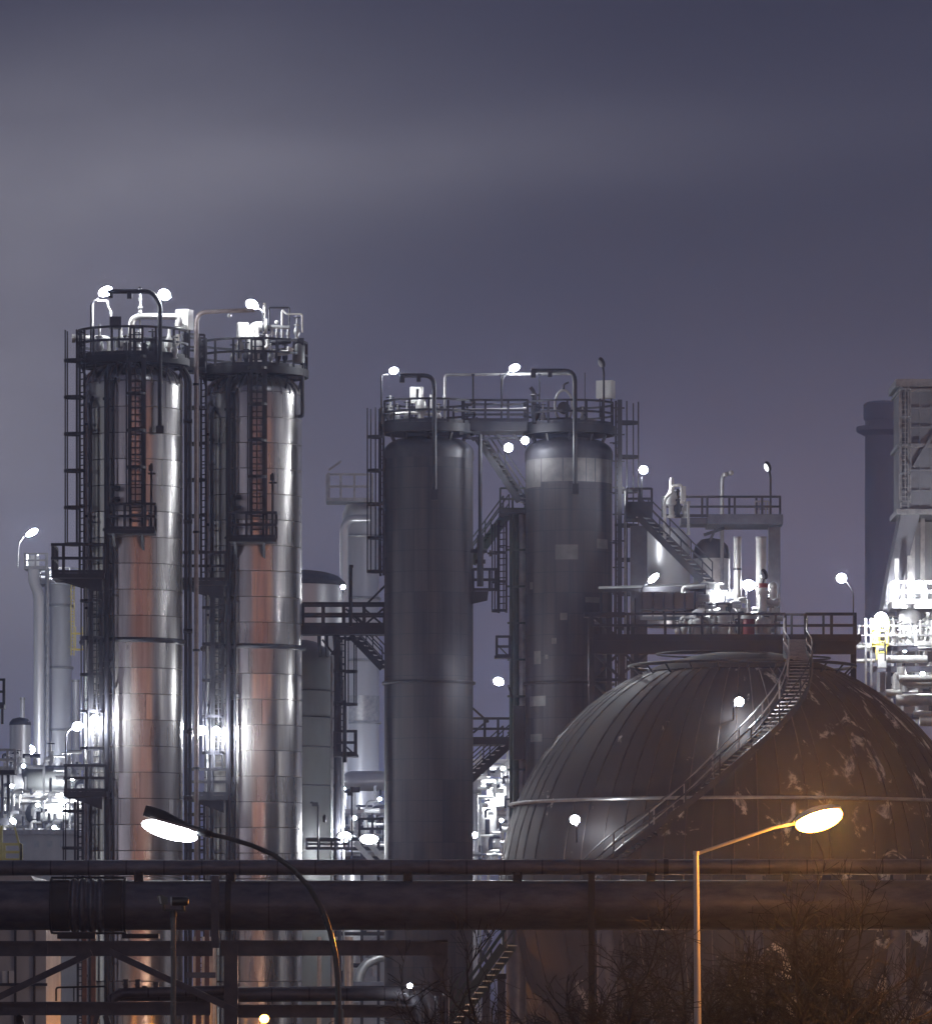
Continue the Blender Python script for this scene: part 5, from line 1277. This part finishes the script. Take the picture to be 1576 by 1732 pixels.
# stair before the sphere foot
t = thing('stair_flight', 'long dim stair rising right beneath the main pipeline to the sphere foot', 'stairs', W(770, 1720, 215))
stair(t, W(745, 1760, 215), W(860, 1600, 215), 1.3, wd=(.3, .94, 0), mat='green')
t = thing('access_tower', 'dim steel access frame by the foot of the long dim stair', 'frame', W(845, 1880, 222))
for px in (822, 848): MB().bar(W(px, 1900, 222), W(px, 1655, 222), .3).build('post', 'beam', t)
MB().box(W(836, 1652, 222), (40 * .0222, 1, .2)).build('deck', 'deck', t, smooth=False)

# ------------------------------------------------------------------ foreground lamps and post
D = 120; k = D / F
t = thing('street_lamp', 'white lit street lamp on a tall curved pole', 'street lamp', (X(573, D), D, 0))
MB().tube([(X(573, D), D, 0), W(573, 1712, D)], .085, 14).build('lower_pole', 'pole', t)
pts = [W(*q, D) for q in ((573, 1714), (572.5, 1690), (571, 1655), (567, 1615), (558, 1575), (543, 1535), (522, 1500), (495, 1470), (462, 1446), (425, 1430), (385, 1418), (350, 1410), (330, 1405))]
MB().tube(pts, [.062, .06, .058, .056, .055, .054, .053, .052, .05, .049, .048, .048, .048], 14).build('curved_arm', 'pole', t)
MB().tube([W(573, 1722, D), W(573, 1708, D)], .1, 14).build('joint_collar', 'pole', t)
a, b = W(242, 1380, D), W(345, 1409, D); ax = (b - a).normalized(); upv = Vector((-ax.z, 0, ax.x))
# canopy shell: half ellipsoid, closed below
mb = MB(); vs = []; nn = 14; mm = 10
for i in range(nn + 1):
    u = i / nn; cx = a + (b - a) * u; wd = .2 * (math.sin(PI * min(.999, max(.001, .12 + u * .74))) ** .5) * (1.0 - .35 * u); hh = .25 * (1 - .45 * u) * (.55 + .45 * math.sin(PI * min(1, .25 + u)))
    for j in range(mm + 1):
        th = PI * j / mm; vs.append(cx + Vector((0, -math.cos(th) * wd, 0)) + upv * math.sin(th) * hh)
fs = []
for i in range(nn):
    for j in range(mm): q = i * (mm + 1) + j; fs.append((q, q + 1, q + mm + 2, q + mm + 1))
    q = i * (mm + 1); fs.append((q, q + mm + 1, q + 2 * mm + 1, q + mm))
fs.append(tuple(range(mm + 1))); fs.append(tuple(nn * (mm + 1) + j for j in range(mm + 1)))
hd = mb.add(vs, fs).build('lamp_head', 'pole', t)
MB().tube([a + (b - a) * .93, b + ax * .16], .075, 12).tube([b + ax * .02, b + ax * .05], .09, 12).build('spigot', 'iron', hd)
MB().bar(a + (b - a) * .12 + upv * .005 + Vector((0, -.19, 0)), a + (b - a) * .9 + upv * .005 + Vector((0, -.15, 0)), .03, .05).build('rim', 'galv', hd)
ca, cb_ = W(240, 1391, D), W(334, 1417, D)
bl = MB().ellipsoid((ca + cb_) / 2 - upv * .02, ((cb_ - ca).length / 2, .19, .17), cb_ - ca, 16, 10)
bl.build('bulb_glass', emit('street_glow', WHITE, 60), t)

D = 167; k = D / F
t = thing('street_lamp', 'orange sodium street lamp on a straight pole with a raised arm', 'street lamp', (X(1181, D), D, 0))
MB().tube([(X(1183, D), D, 0), W(1177, 1444, D)], [.135, .075], 16).build('pole', 'litpole', t)
MB().tube([W(1177, 1446, D), W(1177.5, 1440, D)], .09, 14).build('pole_cap', 'litpole', t)
MB().tube([W(1177, 1445, D), W(1250, 1420, D), W(1312, 1399, D), W(1345, 1394, D)], .048, 12, bend=.3).build('arm', 'litpole', t)
a, b = W(1345, 1397, D), W(1424, 1373, D); ax = (b - a).normalized(); upv = Vector((-ax.z, 0, ax.x))
mb = MB().ellipsoid((a + b) / 2 - upv * .03, ((b - a).length / 2, .3, .33), b - a, 18, 12)
bo = mb.build('bulb_glass', emit('sodium_glow', ORANGE, 45), t)
bo.data.materials.append(emit('sodium_veil', ORANGE, 4000))          # front side made brighter to spread an orange veil in the haze
for pg in bo.data.polygons:
    if pg.normal.y < -.75: pg.material_index = 1
vs = []
for i in range(13):
    u = i / 12; cx = a + (b - a) * (u * 1.0); hh = .36 * math.sin(PI * (.06 + .88 * u)) ** .5
    for j in range(9):
        th = PI * (.18 + .64 * j / 8); vs.append(cx + Vector((0, -math.cos(th) * hh * .95, 0)) + upv * math.sin(th) * hh)
MB().add(vs, [(i * 9 + j, i * 9 + j + 1, i * 9 + j + 10, i * 9 + j + 9) for i in range(12) for j in range(8)]).build('lamp_head', 'litpole', t)

D = 130; k = D / F
t = thing('floodlight_post', 'slim grey post carrying two small unlit floodlights', 'post', (X(293, D), D, 0))
MB().tube([(X(293, D), D, 0), W(293, 1545, D)], .055, 12).build('pole', 'pole', t)
MB().tube([W(293, 1552, D), W(293, 1541, D)], .07, 12).bar(W(277, 1540, D), W(314, 1541, D), .04).bar(W(277, 1540, D), W(277, 1530, D), .05).bar(W(310, 1541, D), W(309, 1532, D), .06).build('crossarm', 'iron', t)
h1 = MB().add([W(266, 1515, D - .1), W(272, 1514, D - .1), W(284, 1519, D - .1), W(284, 1530, D - .1), W(272, 1531, D - .1), W(269, 1530, D - .1)] + [W(266, 1515, D + .15), W(272, 1514, D + .15), W(284, 1519, D + .1), W(284, 1530, D + .1), W(272, 1531, D + .15), W(269, 1530, D + .15)],
         [(0, 1, 2, 3, 4, 5), (11, 10, 9, 8, 7, 6)] + [(i, (i + 1) % 6, (i + 1) % 6 + 6, i + 6) for i in range(6)]).build('floodlight_head', 'black', t, smooth=False)
MB().add([W(265.4, 1516, D - .09), W(268.5, 1529.5, D - .09), W(268.5, 1529.5, D + .14), W(265.4, 1516, D + .14), W(271, 1516, D - .115), W(273.5, 1529, D - .115)], [(0, 1, 2, 3), (0, 4, 5, 1)]).build('lens', 'glassd', h1, smooth=False)
h2 = MB().lathe([(0.001, 0), (.095, 0), (.1, .04), (.1, .33), (.075, .38), (.001, .38)], W(289.5, 1525, D), 16, axis='x').build('floodlight_head', 'black', t)
MB().lathe([(.103, -.01), (.103, .02), (.09, .02), (.09, -.01)], W(289.5, 1525, D), 16, axis='x').build('lens_rim', 'glassd', h2)

# ------------------------------------------------------------------ floodlights of the plant
L = lamp
L(178, 493, 276.5, 'bright oval lamp on a bent post, leftmost on the polished towers', 36, 22, 28, 900, [(154, 600), (154, 512), (166, 504)])
L(278, 498, 276.2, 'bright lamp at the elbow of the davit on left polished tower', 30, 26, -30, 900)
L(426, 515, 281, 'bright lamp over the cabinet on right polished tower', 32, 24, -30, 900, [(445, 560), (445, 525), (434, 519)])
L(666, 627, 283, 'small bright lamp on a thin post atop left grey tower', 22, 17, 10, 380, [(645, 716), (645, 634), (656, 633)])
L(870, 622, 284.5, 'bright oval lamp over the bridge between the grey towers', 26, 17, 20, 420, [(848, 716), (849, 640), (860, 628)])
L(860, 757, 283.6, 'round lamp under the grey tower bridge above the stair', 22, 22, 0, 200, beam=150)
L(888, 745, 283.2, 'lamp tucked under the bridge against right grey tower', 19, 19, 0, 150, beam=120)
L(1088, 795, 281, 'starry lamp on a post above the long stair head', 21, 20, 0, 600, [(1085, 862), (1085, 806)])
L(1105, 978, DH - 3.2, 'slanted tubular lamp above the shed canopy', 32, 14, 42, 420, [(1084, 1004), (1086, 994), (1094, 988)])
L(1266, 990, DH + 2.2, 'blazing lamp between the white vent stacks', 30, 26, 0, 800, [(1262, 1078), (1262, 1000)])
L(1213, 1000, DH + .6, 'blazing lamp above the plump white drum on the sphere deck', 14, 12, 0, 500, [(1226, 1078), (1226, 1006), (1219, 1000)])
L(1423, 978, 300, 'starry lamp on a thin pole standing clear in the sky right of the sphere deck', 24, 23, 0, 500, [(1443, 1180), (1443, 1000), (1432, 984)], poler=.035)
L(1490, 1046, DR - 3, 'bright lamp over the yellow ladder cage', 30, 30, 0, 4000, [(1497, 1118), (1497, 1056)])
L(1556, 990, 394.5, 'bright lamp on the pale furnace platform', 26, 20, -30, 6000)
pS = on_sphere(1250, 1187, 1.3)
L(1250, 1187, pS.y, 'starry lamp on a thin post high on the sphere beside its stair', 23, 22, 0, 300, [(1240, 1232, 1.2), (1240, 1196), (1246, 1190)], poler=.04)
pS = on_sphere(972, 1387, 1.4)
L(972, 1387, pS.y, 'starry lamp low on the left flank of the sphere', 24, 23, 0, 300, [(975, 1425, 1.1), (975, 1396)], poler=.04)
L(843, 1153, 283.4, 'starry lamp in the gap between the grey towers', 26, 21, -15, 40, [(866, 1180, 2.5), (860, 1160)], beam=240)
L(131, 1229, 275.8, 'bright lamp on a gooseneck post at the left polished tower', 26, 22, 20, 500, [(112, 1342), (112, 1240), (122, 1232)])
L(160, 1216, 274.9, 'blazing lamp on the lower left ladder of left polished tower', 17, 18, 0, 2800, beam=70)
L(341, 1236, 280.2, 'bright lamp on a gooseneck post between the polished towers', 26, 22, 20, 500, [(320, 1342), (320, 1250), (332, 1240)])
L(366, 1236, 279.6, 'blazing lamp on the lower left ladder of right polished tower', 17, 18, 0, 2800, beam=70)
L(54, 901, 556, 'slanted white tubular lamp high above the far left columns', 32, 13, 30, 20000, [(30, 960), (32, 920), (40, 908)], polemat='galv')
L(50, 1269, 535, 'starry lamp at the foot of the slim far pipe column', 24, 22, 0, 30000, [(50, 1300), (50, 1278)], beam=350, polemat='galv')
L(105, 1357, 466, 'round lamp beside the lower dark drum at far left', 13, 13, 0, 5000)
L(22, 1389, 379, 'small slanted lamp beside the yellow rail at far left', 16, 12, -35, 300)
L(580, 993, 340, 'round lamp at the rim of the black dome', 11, 11, 0, 200)
L(590, 1330, 492, 'bright lamp at the foot of the pale far column', 26, 26, 0, 36000, [(584, 1400), (584, 1340)], beam=900)
L(583, 1416, 288.5, 'blazing lamp by the dark vessel foot, left of two side by side', 32, 24, 0, 2200)
L(624, 1420, 288.5, 'blazing wide lamp by the left grey tower foot, right of two side by side', 44, 22, 0, 2000)
L(833, 1326, 425, 'bright lamp on the rack in the slot between grey towers', 24, 18, -20, 9000, beam=550)
L(803, 1413, 376, 'small bright lamp on the slim white column between grey towers', 14, 14, 0, 500)
for px, py, D_ in ((20, 1330, 455), (122, 1318, 455), (64, 1362, 455), (40, 1296, 455), (92, 1400, 455), (600, 1384, 446), (642, 1352, 446), (636, 1440, 446), (850, 1300, 414), (818, 1290, 414), (848, 1388, 414), (856, 1440, 414), (1530, 1100, 346), (1512, 1062, 346), (1560, 1140, 346)):
    L(px, py, D_, 'small round lamp in the tangle of distant process pipes', 9, 8, 0, 420, beam=60, group='small lamps among the distant pipe tangles')
L(693, 1668, DP, 'small bright lamp on the bend of the lower dark pipes', 14, 12, 0, 25)
L(447, 1724, 172, 'orange lamp low in front of the right polished tower', 24, 22, 0, 16, [(446, 1860), (446, 1734)], col=ORANGE, beam=4)
# low lamps whose tops sit just under the frame, at the tower feet
for px, D_ in ((245, 262), (560, 268)):
    L(px, 1770, D_, 'orange lamp at the foot of the polished towers, ' + ('before the left one' if px < 400 else 'right of the right one'), 18, 18, 0, 300, [(px, 1865), (px, 1780)], col=ORANGE)

for px, D_, w_ in ((1120, 236, 'left'), (1450, 234, 'right')):  # unseen lamps added to brighten the sphere behind the bare branches
    L(px, 1800, D_, 'added warm fill lamp low at the foot of the gas sphere, the %s one of two' % w_, 20, 20, 0, 5500, [(px, 1870), (px, 1810)], col=(1.0, .62, .42), beam=20, face=(0, 1, .2))

# ------------------------------------------------------------------ bare trees in front of the sphere
def bare_tree(px, D, h, label, seed, spread=.8, stems=3):
    rnd = random.Random(seed); base = Vector((X(px, D), D, 0))
    t = thing('bare_tree', label, 'tree', base)
    trunk = MB(); crown = MB()
    def grow(p, d, L, r, lev):
        n = (6, 6, 5, 4, 4)[lev]; pts = [p]; q = p; dd = d.copy(); curl = Vector((rnd.gauss(0, .09), rnd.gauss(0, .09), rnd.gauss(.01, .06)))
        for i in range(n):
            dd = (dd + curl + Vector((rnd.gauss(0, .13), rnd.gauss(0, .13), rnd.gauss(0, .09)))).normalized(); q = q + dd * L / n; pts.append(q)
        (trunk if lev < 1 else crown).tube(pts, [max(.0105, r * (1 - .5 * i / n)) for i in range(n + 1)], 8 if lev < 2 else (5 if lev < 3 else 3))
        if lev >= 4: return
        m = (5, 5, 5, 4)[lev] + rnd.randint(-1, 1)
        for i in range(m):
            u = .28 + .7 * (i + rnd.random()) / m; k = min(n - 1, int(u * n)); pp = pts[k] + (pts[k + 1] - pts[k]) * (u * n - k)
            ax = Vector((rnd.gauss(0, 1), rnd.gauss(0, 1), rnd.gauss(0, .7))); ax = (ax - dd * ax.dot(dd)).normalized()
            nd = (dd * .68 + ax * spread * rnd.uniform(.6, 1.2) + Vector((0, 0, .12))).normalized()
            grow(pp, nd, L * rnd.uniform(.42, .72), r * .5 * rnd.uniform(.8, 1.15), lev + 1)
        if lev < 3: grow(pts[-1], dd, L * .66, r * .5, lev + 1)
    for i in range(stems):
        a = rnd.uniform(0, 2 * PI); d = Vector((math.cos(a) * .38, math.sin(a) * .38, 1)).normalized()
        grow(base + Vector((math.cos(a) * .2, math.sin(a) * .2, -.1)), d, h * .47, h * .017, 0)
    trunk.build('trunk', 'bark', t); crown.build('crown', 'bark', t)
for i, (px, D, h, lab) in enumerate(((890, 172, 8.6, 'bare tree at the left end of the row before the sphere'), (1000, 170, 9.8, 'bare tree left of the orange lamp pole, under the left sphere lamp'), (1110, 173, 9.2, 'bare tree just left of the orange lamp pole'),
        (1230, 171, 9.4, 'bare tree just right of the orange lamp pole'), (1330, 171, 9.4, 'bare tree under the glowing orange lamp head'), (1430, 170, 10.2, 'bare tree right of the glowing orange lamp head'), (1545, 172, 10.0, 'bare tree at the right frame edge'))):
    bare_tree(px, D, h, lab, 11 + i * 7)
bare_tree(505, 176, 6.2, 'small bare tree low behind the curved lamp pole', 91, .8, stems=2)

# ------------------------------------------------------------------ render settings
sc = bpy.context.scene
sc.view_settings.view_transform = 'Standard'; sc.view_settings.look = 'None'; sc.view_settings.exposure = 0; sc.view_settings.gamma = 1
sc.render.engine = 'CYCLES'
cy = sc.cycles
cy.use_denoising = True; cy.max_bounces = 6; cy.diffuse_bounces = 2; cy.glossy_bounces = 3; cy.volume_bounces = 0; cy.sample_clamp_indirect = 4; cy.use_light_tree = True
